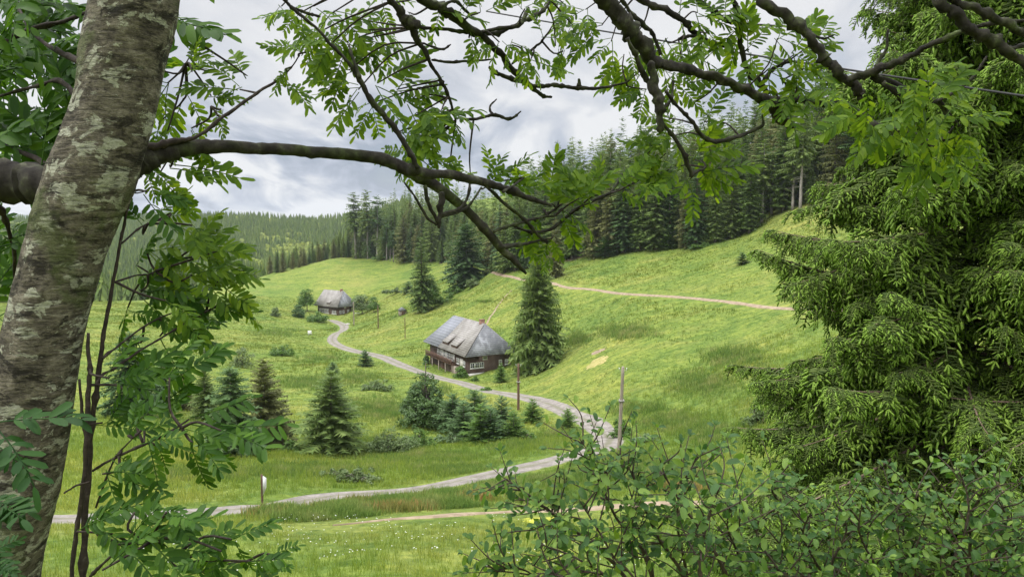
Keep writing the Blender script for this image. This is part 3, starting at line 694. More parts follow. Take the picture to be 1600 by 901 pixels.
# ------------------------------------------------------------------ broadleaf trees and shrubs
def cone_tree():
    h = hit(665, 664); k = h[1]/F; Hm = 100*k; Wm = 112*k; rg = np.random.default_rng(3); lobes = []
    for t, n_ in ((.14, 7), (.32, 7), (.5, 5), (.66, 4), (.8, 3), (.93, 1), (.98, 1)):
        Rr = Wm*.5*(1-t)**.75
        for j in range(n_):
            a = 6.283*j/n_+rg.uniform(0, 1); rr = max(.35, Rr*.46); q = max(0, Rr-rr)*rg.uniform(.8, 1.1); lobes.append([math.cos(a)*q, math.sin(a)*q, Hm*t+rg.normal(0, .12), rr])
    broadleaf('broadleaf_tree', 31, lobes, 20000, .26, 'cone_leaf', 'dense dark green tree with pointed top between the road and the young spruces', 'tree', h[0], h[1], trunk=.15)
M['cone_leaf'] = leafmat('dark_leafage', [(0.028, 0.066, 0.018), (0.052, 0.108, 0.026), (0.085, 0.155, 0.036), (0.13, 0.20, 0.05)], .2, isl=.55, obj=.1, scale=.9)
cone_tree()
def bl(name, px, py, wpx, hpx, mat, label, cat='shrub', n=3500, size=None, seed=0, stems=4, k=5, depth=1.0, trunk=.07, low=False):
    h = hit(px, py); d = h[1]; Wm = wpx/F*d; Hm = hpx/F*d*1.0; rg = np.random.default_rng(seed)
    lobes = []
    for i in range(k):
        r = min(Wm, Hm)*rg.uniform(.22, .34)
        x = rg.uniform(-.5, .5)*(Wm-2*r); y = rg.uniform(-.4, .4)*(Wm-2*r)*depth; t = 1-abs(x)/(Wm/2)
        lobes.append([x, y, max(r*.7, (Hm-r)*rg.uniform(.45, 1)*min(1, .45+t*.7)), r])
    lobes[0] = [0, 0, Hm-min(Wm, Hm)*.3, min(Wm, Hm)*.3]; lobes[1] = [0, 0, Hm*.4, min(Wm, Hm)*.36]
    for i in range(k+2):      # skirt of low growth right down to the ground
        r = min(Wm*.5, Hm)*rg.uniform(.30, .45); x = (i/(k+1)-.5)*(Wm-2*r)*.95
        lobes.append([x, rg.uniform(-.3, .3)*r, r*rg.uniform(.35, .75) if cat == 'shrub' or low else Hm*rg.uniform(.22, .42), r])
    return broadleaf(name, seed, lobes, n, size or d*.0017+.04, mat, label, cat, h[0], h[1], trunk=trunk, stems=stems)
bl('broadleaf_tree', 668, 484, 46, 60, 'broad', 'bright round broadleaf tree in front of the bushy spruce above the shed', 'tree', 5000, seed=32, stems=1, k=7, trunk=.2)
bl('broadleaf_tree', 480, 486, 34, 38, 'broad', 'rounded green tree left of the far farmhouse', 'tree', 3500, seed=33, stems=1, k=6, trunk=.2)
bl('broadleaf_tree', 566, 490, 40, 32, 'shrub_dull', 'dull green tree at the right end of the far farmhouse', 'tree', 3500, seed=34, stems=1, k=6, trunk=.2)
bl('broadleaf_tree', 584, 488, 22, 26, 'broad', 'small bright tree right of the far farmhouse', 'tree', 2200, seed=35, stems=1, k=5, trunk=.12)
bl('shrub', 467, 496, 26, 22, 'spruce_blue', 'dark round shrub left of the far farmhouse', n=1500, seed=36)
bl('shrub', 497, 502, 40, 18, 'broad', 'low shrubs in front of the far farmhouse by the road end', n=2200, seed=37)
bl('shrub', 430, 494, 20, 16, 'shrub_dull', 'small dull shrub alone left of the far farmhouse', n=800, seed=38)
bl('willow_shrub', 706, 671, 62, 52, 'willow', 'round silvery green willow shrub among the young spruces', n=9000, seed=39, k=7)
bl('shrub', 612, 708, 92, 46, 'shrub_dull', 'spreading brown-green shrub right of the broad row spruce', n=7000, seed=40, k=8)
bl('shrub', 655, 700, 60, 34, 'broad', 'low leafy shrub under the round-headed tree', n=4000, seed=41, k=6)
bl('shrub', 335, 556, 46, 26, 'shrub_dull', 'grey-green shrub in the left meadow, nearer the rowan', n=3000, seed=42)
bl('shrub', 378, 574, 44, 34, 'shrub_dull', 'thin grey-green shrub in the left meadow, right of its twin', n=1800, seed=43)
bl('shrub', 968, 683, 42, 34, 'broad', 'bushy shrub behind the tall wooden pole', n=3500, seed=44)
bl('shrub', 452, 706, 40, 22, 'broad', 'low bright shrub between the row spruces', n=2500, seed=45)
bl('shrub', 560, 752, 80, 26, 'shrub_dull', 'low wide shrub in the tall grass above the road', n=4200, seed=46, k=7)
bl('shrub', 720, 590, 26, 20, 'broad', 'bright green shrub against the farmhouse wall', n=2600, seed=47)
bl('shrub', 742, 595, 14, 9, 'broad', 'low garden bush at the farmhouse corner', n=900, seed=48)
bl('shrub', 666, 569, 14, 15, 'spruce_blue', 'dark bush below the left end of the farmhouse balcony', n=900, seed=49)
bl('shrub', 739, 449, 26, 16, 'shrub_dull', 'grey-green shrub right of the gully spruce', n=1800, seed=50)
bl('shrub', 704, 466, 16, 10, 'broad', 'small dark shrub on the bank above the farmhouse roof', n=900, seed=51)
bl('shrub', 620, 458, 50, 10, 'shrub_dull', 'line of low scrub left of the bushy spruce', n=1800, seed=52)
bl('shrub', 575, 402, 28, 22, 'broad', 'bright green bush under the bare trunked spruces on the crest', n=1600, seed=53)
bl('shrub', 497, 408, 14, 16, 'broad', 'small bush at the end of the crest path', n=800, seed=54)
bl('shrub', 1185, 662, 60, 34, 'shrub_dull', 'spreading shrub at the foot of the right meadow', n=3500, seed=55)
for px, py, w, h_, mt, lab in ((392,712,44,16,'broad','low bright shrub at the foot of the tiered row spruce'),(705,690,60,18,'willow','low silvery scrub in front of the round willow shrub'),(590,610,60,20,'shrub_dull','patch of scrub above the broad row spruce'),(820,686,44,14,'broad','low leafy scrub right of the young spruce cluster'),(440,555,44,18,'broad','low green scrub in the left meadow below the beehive'),(520,744,50,14,'shrub_dull','small dull scrub left of the low wide shrub above the road'),
        (690,475,40,12,'broad','leafy fringe at the foot of the bright round tree above the shed'),(715,458,50,10,'broad','leafy fringe at the foot of the gully spruce'),(600,405,40,9,'broad','leafy fringe along the crest right of the bare trunked spruces'),(1010,690,50,16,'willow','pale scrub right of the tall wooden pole'),(1100,386,40,9,'broad','leafy fringe at the forest foot above the right meadow'),(760,610,18,6,'broad','low garden plants below the farmhouse gable')):
    bl('shrub', px, py, w, h_, mt, lab, n=2600, seed=int(px), k=7)
# ------------------------------------------------------------------ grass, weeds, flowers
def grass_mat(name, tint, lo=.74, hi=1.32, trans=.3, own=None):
    m, t, o = new_mat(name); g = N(t, 'ShaderNodeNewGeometry'); v = obj_vec(t)
    c = ground_color(t, v) if own is None else ramp(t, own, noise(t, .35, 4, .6, v)).outputs[0]
    r = ramp(t, [(0.0, (lo*.8, lo, lo*.85)), (0.5, (1, 1, 1)), (1.0, (hi*1.05, hi, hi))], g.outputs['Random Per Island'])
    c = mixc(t, 1.0, mixc(t, 1.0, c, r.outputs[0], 'MULTIPLY'), tint, 'MULTIPLY')
    p = N(t, 'ShaderNodeBsdfPrincipled', in_Roughness=0.7); p.inputs['Specular IOR Level'].default_value = 0.2; t.links.new(c, p.inputs['Base Color'])
    tr = N(t, 'ShaderNodeBsdfTranslucent'); t.links.new(c, tr.inputs[0])
    mx = N(t, 'ShaderNodeMixShader', in_0=trans); t.links.new(p.outputs[0], mx.inputs[1]); t.links.new(tr.outputs[0], mx.inputs[2]); t.links.new(mx.outputs[0], o.inputs[0]); return m
M['grass'] = grass_mat("meadow_grass", (1.28, 1.22, 1.1), trans=.4)
M['grass_near'] = grass_mat("foreground_grass", (1.75, 1.62, 1.35), trans=.5)
M['weed'] = grass_mat("tall_weeds", (1.45, 1.4, 1.35), own=[(0.3, (0.075, 0.145, 0.028)), (0.5, (0.13, 0.19, 0.045)), (0.68, (0.21, 0.23, 0.085))])
M['sorrel'] = grass_mat("sorrel_stalks", (1.3, 1.3, 1.2), own=[(0.3, (0.12, 0.16, 0.04)), (0.52, (0.20, 0.19, 0.06)), (0.64, (0.30, 0.17, 0.08))])
M['petal'] = surf("white_petals", [(0.3, (0.75, 0.75, 0.72)), (0.7, (0.85, 0.85, 0.84))], 3)
def tuft(seed, k=6, w=.06, spread=.25, lean=.35):
    rg = np.random.default_rng(seed); V = []; T = []
    for i in range(k):
        a = rg.uniform(0, 6.28); b = rg.uniform(0, 6.28); x, y = rg.normal(0, spread, 2); h = rg.uniform(.55, 1.1); l = rg.uniform(.1, lean); n = len(V)
        dx, dy = math.cos(b)*l, math.sin(b)*l; wx, wy = math.cos(a)*w, math.sin(a)*w
        V += [[x-wx, y-wy, -.1], [x+wx, y+wy, -.1], [x+wx*.7+dx*.4, y+wy*.7+dy*.4, h*.6], [x-wx*.7+dx*.4, y-wy*.7+dy*.4, h*.6], [x+dx, y+dy, h]]
        T += [[n, n+1, n+2], [n, n+2, n+3], [n+3, n+2, n+4]]
    return np.array(V), np.array(T)
def scatter(name, xs, ys, S, temps, mat, label, cat, lift=0.0):
    zs = height(xs, ys)+lift; V = []; T = []; n = 0; rg = np.random.default_rng(len(xs)); ti = rg.integers(len(temps), size=len(xs))
    for k, (tv, tt) in enumerate(temps):
        s = np.where(ti == k)[0]; a = rg.uniform(0, 6.28, len(s)); Rm = np.zeros((len(s), 3, 3)); Rm[:, 0, 0] = np.cos(a); Rm[:, 0, 1] = -np.sin(a); Rm[:, 1, 0] = np.sin(a); Rm[:, 1, 1] = np.cos(a); Rm[:, 2, 2] = 1
        v, f = rep(tv, [tt], Rm, S[s] if S.ndim == 2 else S[s], np.column_stack([xs[s], ys[s], zs[s]])); V.append(v); T.append(f[0]+n); n += len(v)
    return tag(build(name, np.concatenate(V), [np.concatenate(T)], [mat]), label, cat, None, 'stuff')
def fan(n, y0, y1, seed, umax=.80):
    rg = np.random.default_rng(seed); y = np.sqrt(rg.uniform(y0*y0, y1*y1, n)); return rg.uniform(-umax, umax, n)*y, y
tf = [tuft(k, 6, .035, .30, .45) for k in range(5)]; tw = [tuft(20+k, 5, .10, .45, .5) for k in range(5)]
def clear(x, y, d): k = road_dist(x, y) > d; return x[k], y[k]
LO = track_lo
x, y = fan(100000, 25, 112, 1); kk = np.random.rand(len(x)) < np.clip(1.0-(y-60)/50, 0, 1)*np.clip(1.4-y/110, .3, 1); x, y = x[kk], y[kk]; k = road_dist(x, y); keep = (k > 1.62) | ((np.abs(y-42.) < 3.2) & (x > -12) & (np.random.rand(len(x)) < .30)); x, y = x[keep], y[keep]
rg = np.random.default_rng(8); s = (.20+.16*vnoise(x/6, y/6, 2)+.12*rg.random(len(x)))*np.clip(y/38, .9, 1.5)
s = s*np.clip((road_dist(x, y)-.8)/3.0, .35, 1)
scatter("grass", x, y, s, tf, M['grass_near'], 'tall bright meadow grass in the foreground below the rowan', 'grass')
x, y = fan(98000, 55, 340, 2, .74); k = (road_dist(x, y) > 2.6) & (np.random.rand(len(x)) < (y-50)/45) & (y < np.minimum(yedge(x/y)+2, 400)); x, y = x[k], y[k]
s = (.16+.30*vnoise(x/9, y/9, 3)**2)*np.clip(y/110, .75, 1.5)
scatter("meadow_grass", x, y, s, tw, M['grass'], 'short uneven grass of the valley meadows', 'grass')
# rough weeds on the bank and below the road
def blob_scatter(spots, n, seed):
    rg = np.random.default_rng(seed); X = []; Yv = []
    per = np.array([w*h for *_, w, h in spots], float); per /= per.sum()
    for (px, py, w, h), p_ in zip(spots, per):
        k = int(n*p_)+1; a = rg.normal(0, .42, k)*w+px; b = rg.normal(0, .42, k)*h+py
        for aa, bb in zip(a, b): 
            X.append(aa); Yv.append(bb)
    X = np.array(X); Yv = np.array(Yv)
    # interpolate image spots to the ground through a coarse table of hits
    gx = np.arange(-60, 1700, 40); gy = np.arange(470, 905, 9); H = np.array([[ (lambda q: (q[0], q[1]) if q is not None else (np.nan, np.nan))(hit(a, b)) for a in gx] for b in gy])
    fx = np.clip((X-gx[0])/40, 0, len(gx)-1.01); fy = np.clip((Yv-gy[0])/9, 0, len(gy)-1.01); ix = fx.astype(int); iy = fy.astype(int); fx -= ix; fy -= iy
    q = (H[iy, ix]*((1-fx)*(1-fy))[:, None]+H[iy, ix+1]*(fx*(1-fy))[:, None]+H[iy+1, ix]*((1-fx)*fy)[:, None]+H[iy+1, ix+1]*(fx*fy)[:, None])
    q = q[~np.isnan(q).any(1)]; q = q[(np.abs(q) < 2000).all(1)]; return q[:, 0], q[:, 1]
sp = [(330,800,50,5),(430,803,50,6),(530,799,50,6),(620,789,50,6),(700,778,50,6),(790,765,50,7),(870,755,50,8),(950,745,60,9),(1050,740,60,12),(700,792,70,5),(860,782,60,6),(560,806,60,4),(480,812,60,4)]
x, y = blob_scatter(sp, 16000, 4); x, y = clear(x, y, 2.1)
scatter("weeds", x, y, (.45+.35*rg.random(len(x)))*np.clip((road_dist(x, y)-1.0)/2.5, .5, 1), tf, M['weed'], 'tall rank weeds on the bank between the road and the lower track', 'weeds')
sp = [(560,788,30,5),(640,783,40,4),(500,798,30,4),(420,806,40,4),(740,780,40,4),(1050,765,60,5),(620,797,60,4)]
x, y = blob_scatter(sp, 900, 5); x, y = clear(x, y, 2.0)
scatter("sorrel", x, y, .5+.3*rg.random(len(x)), tf, M['sorrel'], 'reddish brown sorrel and dry stalks on the roadside bank', 'weeds')
sp = [(300,740,120,12),(480,735,120,12),(650,715,120,14),(800,690,80,14),(880,680,40,10),(720,735,90,10),(560,690,60,10),(600,640,60,20),(690,610,20,8),(480,600,70,12),(540,640,40,18),(430,520,50,8),(560,590,50,10),(640,640,30,10),(500,560,40,6),
      (1050,660,60,20),(1120,680,60,22),(1000,640,50,12),(1150,560,60,22),(1100,600,60,22),(980,520,50,14),(900,530,30,12),(1000,720,80,16),(700,470,30,10),(760,455,16,8)]
x, y = blob_scatter(sp, 17000, 6); x, y = clear(x, y, 2.4)
scatter("rough_grass", x, y, (.35+.4*rg.random(len(x)))*np.clip(y/90, .8, 1.4), [tuft(40+k, 6, .055, .4, .5) for k in range(4)], M['weed'], 'darker tussocks and rushes in the damp parts of the meadow', 'grass')
rg = np.random.default_rng(12); n = 620; y = rg.uniform(27, 41, n); x = rg.uniform(-.55, .25, n)*y; k = vnoise(x/4, y/4, 6) > .42; x, y = x[k], y[k]
fl = []; 
for s_ in range(3):
    V = []; T = []
    for j in range(3):
        a = j*1.05; c, q = math.cos(a), math.sin(a); n0 = len(V); V += [[-c, -q, 0], [q*.45, -c*.45, .25], [c, q, 0], [-q*.45, c*.45, .25]]; T += [[n0, n0+1, n0+2], [n0, n0+2, n0+3]]
    fl.append((np.array(V), np.array(T)))
scatter("wildflowers", x, y, .022+.022*rg.random(len(x)), fl, M['petal'], 'small white flowers scattered through the foreground grass', 'flowers', .36)

# bare patches and stones
def patch(name, px, py, rx, ry, mat, seed, label=None):
    h = hit(px, py); rg = np.random.default_rng(seed); k = 26; th = np.linspace(0, 6.283, k, endpoint=False); rr = 1+.5*fbm(np.cos(th)*1.5+seed, np.sin(th)*1.5, 3, seed)*2
    rings = np.array([.0, .33, .66, 1.0]); V = [[h[0], h[1]]]; 
    for r_ in rings[1:]: V += [[h[0]+math.cos(a)*rx*r_*q, h[1]+math.sin(a)*ry*r_*q] for a, q in zip(th, rr)]
    V = np.array(V); z = height(V[:, 0], V[:, 1])+np.concatenate([[.07], np.full(k, .07), np.full(k, .06), np.full(k, -.08)])
    T = [[0, 1+i, 1+(i+1) % k] for i in range(k)]; Q = [[1+r_*k+i, 1+(r_+1)*k+i, 1+(r_+1)*k+(i+1) % k, 1+r_*k+(i+1) % k] for r_ in range(2) for i in range(k)]
    return tag(build(name, np.column_stack([V, z]), [Q, T], [mat], smooth=True), kind='structure')
M['dry'] = surf("dry_grass_patch", [(0.3, (0.22, 0.22, 0.06)), (0.5, (0.32, 0.28, 0.10)), (0.7, (0.42, 0.34, 0.16))], 1.5, 6, .95)
M['moss'] = surf("yellow_moss", [(0.3, (0.22, 0.26, 0.03)), (0.6, (0.38, 0.38, 0.05))], 3, 6, .95)
patch("bare_ground", 935, 549, 1.6, 1.4, M['dirt'], 3); patch("dry_patch", 932, 566, 2.2, 3.2, M['dry'], 5)
patch("moss_patch", 850, 812, 1.6, .9, M['moss'], 7); patch("bare_ground", 692, 404, 2.5, 6, M['dirt'], 9); patch("bare_ground", 900, 401, 5, 4, M['dirt'], 10)
M['stone'] = surf("pale_stone", [(0.3, (0.24, 0.22, 0.20)), (0.6, (0.42, 0.40, 0.37))], 4, 6, .9, .6, .05)
rg = np.random.default_rng(4)
def rock(px, py, s, label, group=None, seed=0):
    h = hit(px, py); rg = np.random.default_rng(seed); a = np.linspace(0, 2*math.pi, 9, endpoint=False); V = []
    for r_, z in ((.9, -.1), (1.0, .12), (.8, .34), (.4, .45)): V += [[math.cos(t)*r_*rg.uniform(.8, 1.15), math.sin(t)*r_*.75*rg.uniform(.8, 1.15), z*rg.uniform(.85, 1.1)] for t in a]
    V = np.array(V)*s; q = [[r_*9+i, r_*9+(i+1) % 9, (r_+1)*9+(i+1) % 9, (r_+1)*9+i] for r_ in range(3) for i in range(9)]; mb = MB(); mb.add(V, q=q); c = len(V)
    mb.add([V[27:].mean(0)+[0, 0, .02*s]], t=None); mb.t.append(np.array([[27+i, 27+(i+1) % 9, c] for i in range(9)])); mb.tm.append(np.zeros(9))
    o = mb.build('rock', [M['stone']], loc=tuple(h)); o.rotation_euler.z = rg.uniform(0, 6); return tag(o, label, 'rock', group)
for i, (px, py, s) in enumerate(((232,800,.42),(246,797,.35),(258,799,.5),(272,796,.4),(284,797,.3),(240,803,.3),(268,802,.35))):
    rock(px, py, s, 'flat pale stone in the row beside the road at its left end', 'flat stones beside the road', i)
rock(543, 507, 1.1, 'large rounded grey boulder at the last road bend before the far farmhouse', None, 31)

# ------------------------------------------------------------------ farmhouses
def shingle(name, pts, row=.35, rough=.8):
    m, t, o = new_mat(name); v = obj_vec(t)
    w = N(t, 'ShaderNodeTexWave', wave_type='BANDS', bands_direction='Z', in_Scale=1.2/row*.26, in_Distortion=.6, in_Detail=2.0); t.links.new(v, w.inputs['Vector'])
    nz = noise(t, .55, 7, .65, obj_vec(t, (1, 1, .55)), .3); nf = noise(t, 7, 4, .7, v)
    c = ramp(t, pts, nz).outputs[0]
    c = mixc(t, 1.0, c, ramp(t, [(0.3, .72), (0.5, 1.0), (0.7, 1.2)], nf).outputs[0], 'MULTIPLY')
    c = mixc(t, 1.0, c, ramp(t, [(0.0, .8), (0.35, 1.0), (1.0, 1.05)], w.outputs[0]).outputs[0], 'MULTIPLY')
    p = N(t, 'ShaderNodeBsdfPrincipled', in_Roughness=rough); t.links.new(c, p.inputs['Base Color']); p.inputs['Specular IOR Level'].default_value = .3
    t.links.new(bump(t, mth(t, 'ADD', w.outputs[0], nf), .5, .06), p.inputs['Normal']); t.links.new(p.outputs[0], o.inputs[0]); return m
M['roof_brown'] = shingle("weathered_shingles", [(0.3, (0.18, 0.165, 0.15)), (0.5, (0.255, 0.24, 0.222)), (0.7, (0.32, 0.305, 0.288))])
M['roof_blue'] = shingle("blue_grey_roofing", [(0.3, (0.18, 0.19, 0.215)), (0.7, (0.24, 0.25, 0.28))], .5, .6)
M['roof_slate'] = shingle("grey_slates", [(0.3, (0.10, 0.105, 0.115)), (0.5, (0.165, 0.17, 0.18)), (0.62, (0.28, 0.29, 0.31))])
M['wall_wood'] = shingle("dark_wooden_wall", [(0.3, (0.050, 0.032, 0.024)), (0.5, (0.090, 0.060, 0.046)), (0.7, (0.135, 0.098, 0.080))], .22, .85)
M['plaster'] = surf("white_plaster", [(0.3, (0.52, 0.50, 0.46)), (0.6, (0.70, 0.68, 0.64))], 1.5, 5, .9, .2, .02)
M['white'] = surf("white_paint", [(0.3, (0.70, 0.70, 0.68)), (0.7, (0.82, 0.82, 0.80))], 4, 3, .5, .1, .01)
M['glass'] = surf("window_glass", [(0.3, (0.015, 0.018, 0.022)), (0.7, (0.03, 0.035, 0.04))], 2, 2, .08, 0, .01, spec=.8)
M['beam'] = surf("brown_beams", [(0.3, (0.075, 0.042, 0.030)), (0.6, (0.16, 0.095, 0.070)), (0.75, (0.22, 0.15, 0.12))], 5, 5, .85, .4, .02, (1, 1, .2))
M['oldwood'] = surf("silvered_wood", [(0.3, (0.16, 0.13, 0.10)), (0.55, (0.30, 0.255, 0.205)), (0.75, (0.42, 0.375, 0.32))], 9, 6, .9, .5, .02, (1, 1, .08))
M['brick'] = surf("chimney_brick", [(0.3, (0.17, 0.09, 0.065)), (0.6, (0.30, 0.17, 0.13))], 6, 4, .9, .4, .02)
def roof_panel(root, name, P4, mat, th=.22, sub=1):
    """a roof slope as a thick slab; P4 corners counter-clockwise seen from outside"""
    P4 = np.array(P4, float); nrm = np.cross(P4[1]-P4[0], P4[2]-P4[0]); nrm /= np.linalg.norm(nrm); k = len(P4)
    V = np.vstack([P4, P4-nrm*th]); mb = MB()
    side = [[i, k+i, k+(i+1) % k, (i+1) % k] for i in range(k)]
    if k == 4: mb.add(V, q=[[0, 1, 2, 3], [7, 6, 5, 4]]+side)
    else: mb.add(V, q=side, t=[[0, 1, 2], [5, 4, 3]])
    return mb.build(name, [mat], root)
def window(root, M4, w, h, panes=(2, 2), name='window'):
    """M4: (3x3 rotation columns: right, outward, up ; origin at the lower left corner on the wall)"""
    f = MB(); fr = .12
    f.box((0, .003, 0), (w, .09, fr), M=M4); f.box((0, .003, h-fr), (w, .09, h), M=M4); f.box((0, .003, fr), (fr, .09, h-fr), M=M4); f.box((w-fr, .003, fr), (w, .09, h-fr), M=M4)
    for i in range(1, panes[0]): f.box((w*i/panes[0]-.04, .02, fr), (w*i/panes[0]+.04, .085, h-fr), M=M4)
    for i in range(1, panes[1]):
        for k in range(panes[0]): 
            a = w*k/panes[0]+(fr if k == 0 else .04); b = w*(k+1)/panes[0]-(fr if k == panes[0]-1 else .04); f.box((a, .03, h*i/panes[1]-.025), (b, .08, h*i/panes[1]+.025), M=M4)
    f.box((-.06, .003, -.09), (w+.06, .16, -.002), M=M4)
    o = f.build(name, [M['white']], root); g = MB(); g.box((fr, .004, fr), (w-fr, .03, h-fr), M=M4); g.build('pane', [M['glass']], o); return o
def farmhouse(name, corner, ang, L, W, eave, rise, s0, s1, ov, base, label, dorm, wins_end, wins_side, split, balcony, plast, chim):
    """local X runs along the house from the hipped end that faces the camera, local -Y across it"""
    root = empty(name, corner, label, 'farmhouse', None, ang); z0 = eave; zr = eave+rise; m = W/2
    A, B, Cc, D = (0, 0, z0), (L, 0, z0), (L, -W, z0), (0, -W, z0); E, G = (s0, -m, zr), (L-s1, -m, zr)
    # walls: storey boxes up to the eaves, with a timber top inside the roof
    i = ov; mb = MB(); ru = rise*(i/m)
    mb.box((i, -W+i, base), (L-i, -i, z0+ru*.55)); mb.build('wall', [M['wall_wood']], root)
    # roof: main front slope in two coverings
    sp = split; xs = s0+(L-s1-s0)*sp; xe = L*sp
    cover = [(A, (xe, 0, z0), (xs, -m, zr), E)] + ([((xe, 0, z0), B, G, (xs, -m, zr))] if sp < 1 else [])
    rf = roof_panel(root, 'roof', cover[0][::1], M['roof_brown'])
    if sp < 1: 
        o = roof_panel(rf, 'roof_covering', cover[1], M['roof_blue']); o['label'] = 'bluish grey half of the long roof slope'
    roof_panel(rf, 'rear_slope', (Cc, D, E, G), M['roof_brown']); o = roof_panel(rf, 'hip', (D, A, E), M['roof_slate']); roof_panel(rf, 'hip', (B, Cc, G), M['roof_slate'])
    rd = MB(); rd.box((s0-.1, -m-.16, zr-.12), (L-s1+.1, -m+.16, zr+.09)); rd.build('ridge_cap', [M['oldwood']], rf)
    # raised shed dormers, their dark cheeks facing the hipped end
    for (a, h0, ln, ht, wd) in dorm:
        y0 = -m*h0; zz = z0+rise*h0; y1 = -m*(h0+ln); z1 = z0+rise*(h0+ln)+.03
        V = np.array([[a, y0, zz+.02], [a, y0, zz+ht], [a, y1, z1], [a+wd, y0, zz+.02], [a+wd, y0, zz+ht], [a+wd, y1, z1]]); d = MB()
        d.add(V, q=[[0, 1, 4, 3]], t=[[0, 2, 1], [3, 4, 5]], m=1); top = V[[1, 2, 5, 4]]+[0, 0, .03]; top[[0, 3], 1] += .12; top[[0, 3], 2] -= .04; top[[0, 1], 0] -= .04
        V2 = np.vstack([top, top+[0, 0, .09]]); d.add(V2, q=[[0, 3, 2, 1], [4, 5, 6, 7], [0, 1, 5, 4], [1, 2, 6, 5], [2, 3, 7, 6], [3, 0, 4, 7]], m=0); d.build('dormer', [M['roof_brown'], M['wall_wood']], rf)
    if chim is not None:
        c = MB(); cx = chim; c.box((cx, -m-.45, zr-1.0), (cx+.8, -m+.45, zr+.75)); c.box((cx-.08, -m-.53, zr+.751), (cx+.88, -m+.53, zr+.87)); c.build('chimney', [M['brick']], rf)
    for a, z, w, h, pn in wins_end:       # on the wall under the hip, facing local -X ; a measured from the near corner
        window(root, (np.array([[0, -1, 0], [-1, 0, 0], [0, 0, 1]]).T.astype(float), np.array([i, -i-a, z])), w, h, pn)
    for a, z, w, h, pn in wins_side:      # on the long wall, facing local +Y
        window(root, (np.array([[1, 0, 0], [0, 1, 0], [0, 0, 1]]).T.astype(float), np.array([i+a, -i, z])), w, h, pn)
    for kind, a0, a1, zz0, zz1 in plast:
        p_ = MB()
        if kind == 's': p_.box((i+a0, -i, zz0), (i+a1, -i+.05, zz1))
        else: p_.box((i-.05, -i-a1, zz0), (i, -i-a0, zz1))
        p_.build('plaster_panel', [M['plaster']], root)
    if balcony:
        a0, a1, zf, dep = balcony; b = MB(); b.box((a0, -i+.06, zf-.14), (a1, -i+dep, zf)); fl = b.build('balcony', [M['beam']], root)
        r = MB(); y = -i+dep-.08
        for zz in (.35, .62, .92): r.box((a0, y, zf+zz), (a1, y+.06, zf+zz+.12 if zz < .9 else zf+zz+.08))
        for zz in (.35, .92): r.box((a0, -i+.06, zf+zz), (a0+.06, y-.003, zf+zz+.1))
        x = a0+.15
        while x < a1: r.box((x, y+.063, zf+.001), (x+.09, y+.11, zf+.98)); x += .27
        r.build('railing', [M['beam']], fl)
        x = a0+.1
        while x < a1:
            p_ = MB(); p_.box((x, y-.16, base), (x+.2, y-.01, zf-.143)); p_.build('post', [M['oldwood']], fl); x += (a1-a0-.35)/4
    # rafters under the eaves
    rt = MB(); x = .5
    while x < L-.4: rt.box((x, -i+.01, z0+.02), (x+.14, -.12, z0+.16)); x += 1.1
    rt.build('rafter_ends', [M['beam']], root)
    return root, i
near_ang = math.atan2(.878, -.48)
EZ = -26.5
nh, ii = farmhouse('farmhouse', (-9.3, 144.0, EZ-3.6), near_ang, 22.3, 12.0, 3.6, 5.9, 3.4, 3.6, 1.1, -4.0,
    'large old farmhouse with brown wooden walls and grey hipped roof below the lone spruce',
    [(5.3, .10, .42, .85, 3.0), (10.0, .11, .42, .85, 3.0)],
    [(.45, 1.0, 1.0, 1.15, (2, 2)), (1.5, 1.0, 1.0, 1.15, (2, 2)), (2.55, 1.0, 1.0, 1.15, (2, 2)), (3.3, 2.62, 1.0, .66, (2, 1)), (7.0, 1.15, .7, 1.1, (2, 2)), (8.4, 1.15, .7, 1.1, (2, 2))],
    [(1.3, 1.15, .9, 1.2, (2, 2)), (4.2, 1.3, 1.3, 1.2, (3, 2)), (7.4, 1.5, .8, 1.3, (2, 2)), (8.6, 1.5, .8, 1.3, (2, 2)), (9.8, 1.5, .8, 1.3, (2, 2)), (11.4, 1.5, .8, 1.3, (2, 2)), (13.6, 1.5, .85, 1.4, (2, 2)), (14.9, 1.5, .85, 1.4, (2, 2))],
    .62, (6.3, 21.0, 1.1, 1.25),
    [('s', 2.3, 3.9, .7, 2.6), ('s', 6.5, 9.9-2.6, 1.2, 2.9), ('s', 12.4, 13.5, 1.2, 3.0), ('e', .02, 4.0, -1.2, .0), ('s', 10.65, 11.35, 1.2, 2.9)], 4.2)
for a, w in ((8.0, 2.0), (13.0, 2.2)):
    d = MB(); d.box((a, -ii+.003, -2.2), (a+w, -ii+.05, .7)); o = d.build('door', [M['beam']], nh); g = MB(); g.box((a+w*.8, -ii+.052, -.9), (a+w*.8+.08, -ii+.12, -.75)); g.build('handle', [M['stone']], o)
d = MB(); d.box((5.0, -ii+.003, -2.2), (6.2, -ii+1.0, .85)); d.build('wood_store', [M['oldwood']], nh)
c0 = np.array([-72.2, 300.8]); dv = np.array([-11.4, 8.2]); 
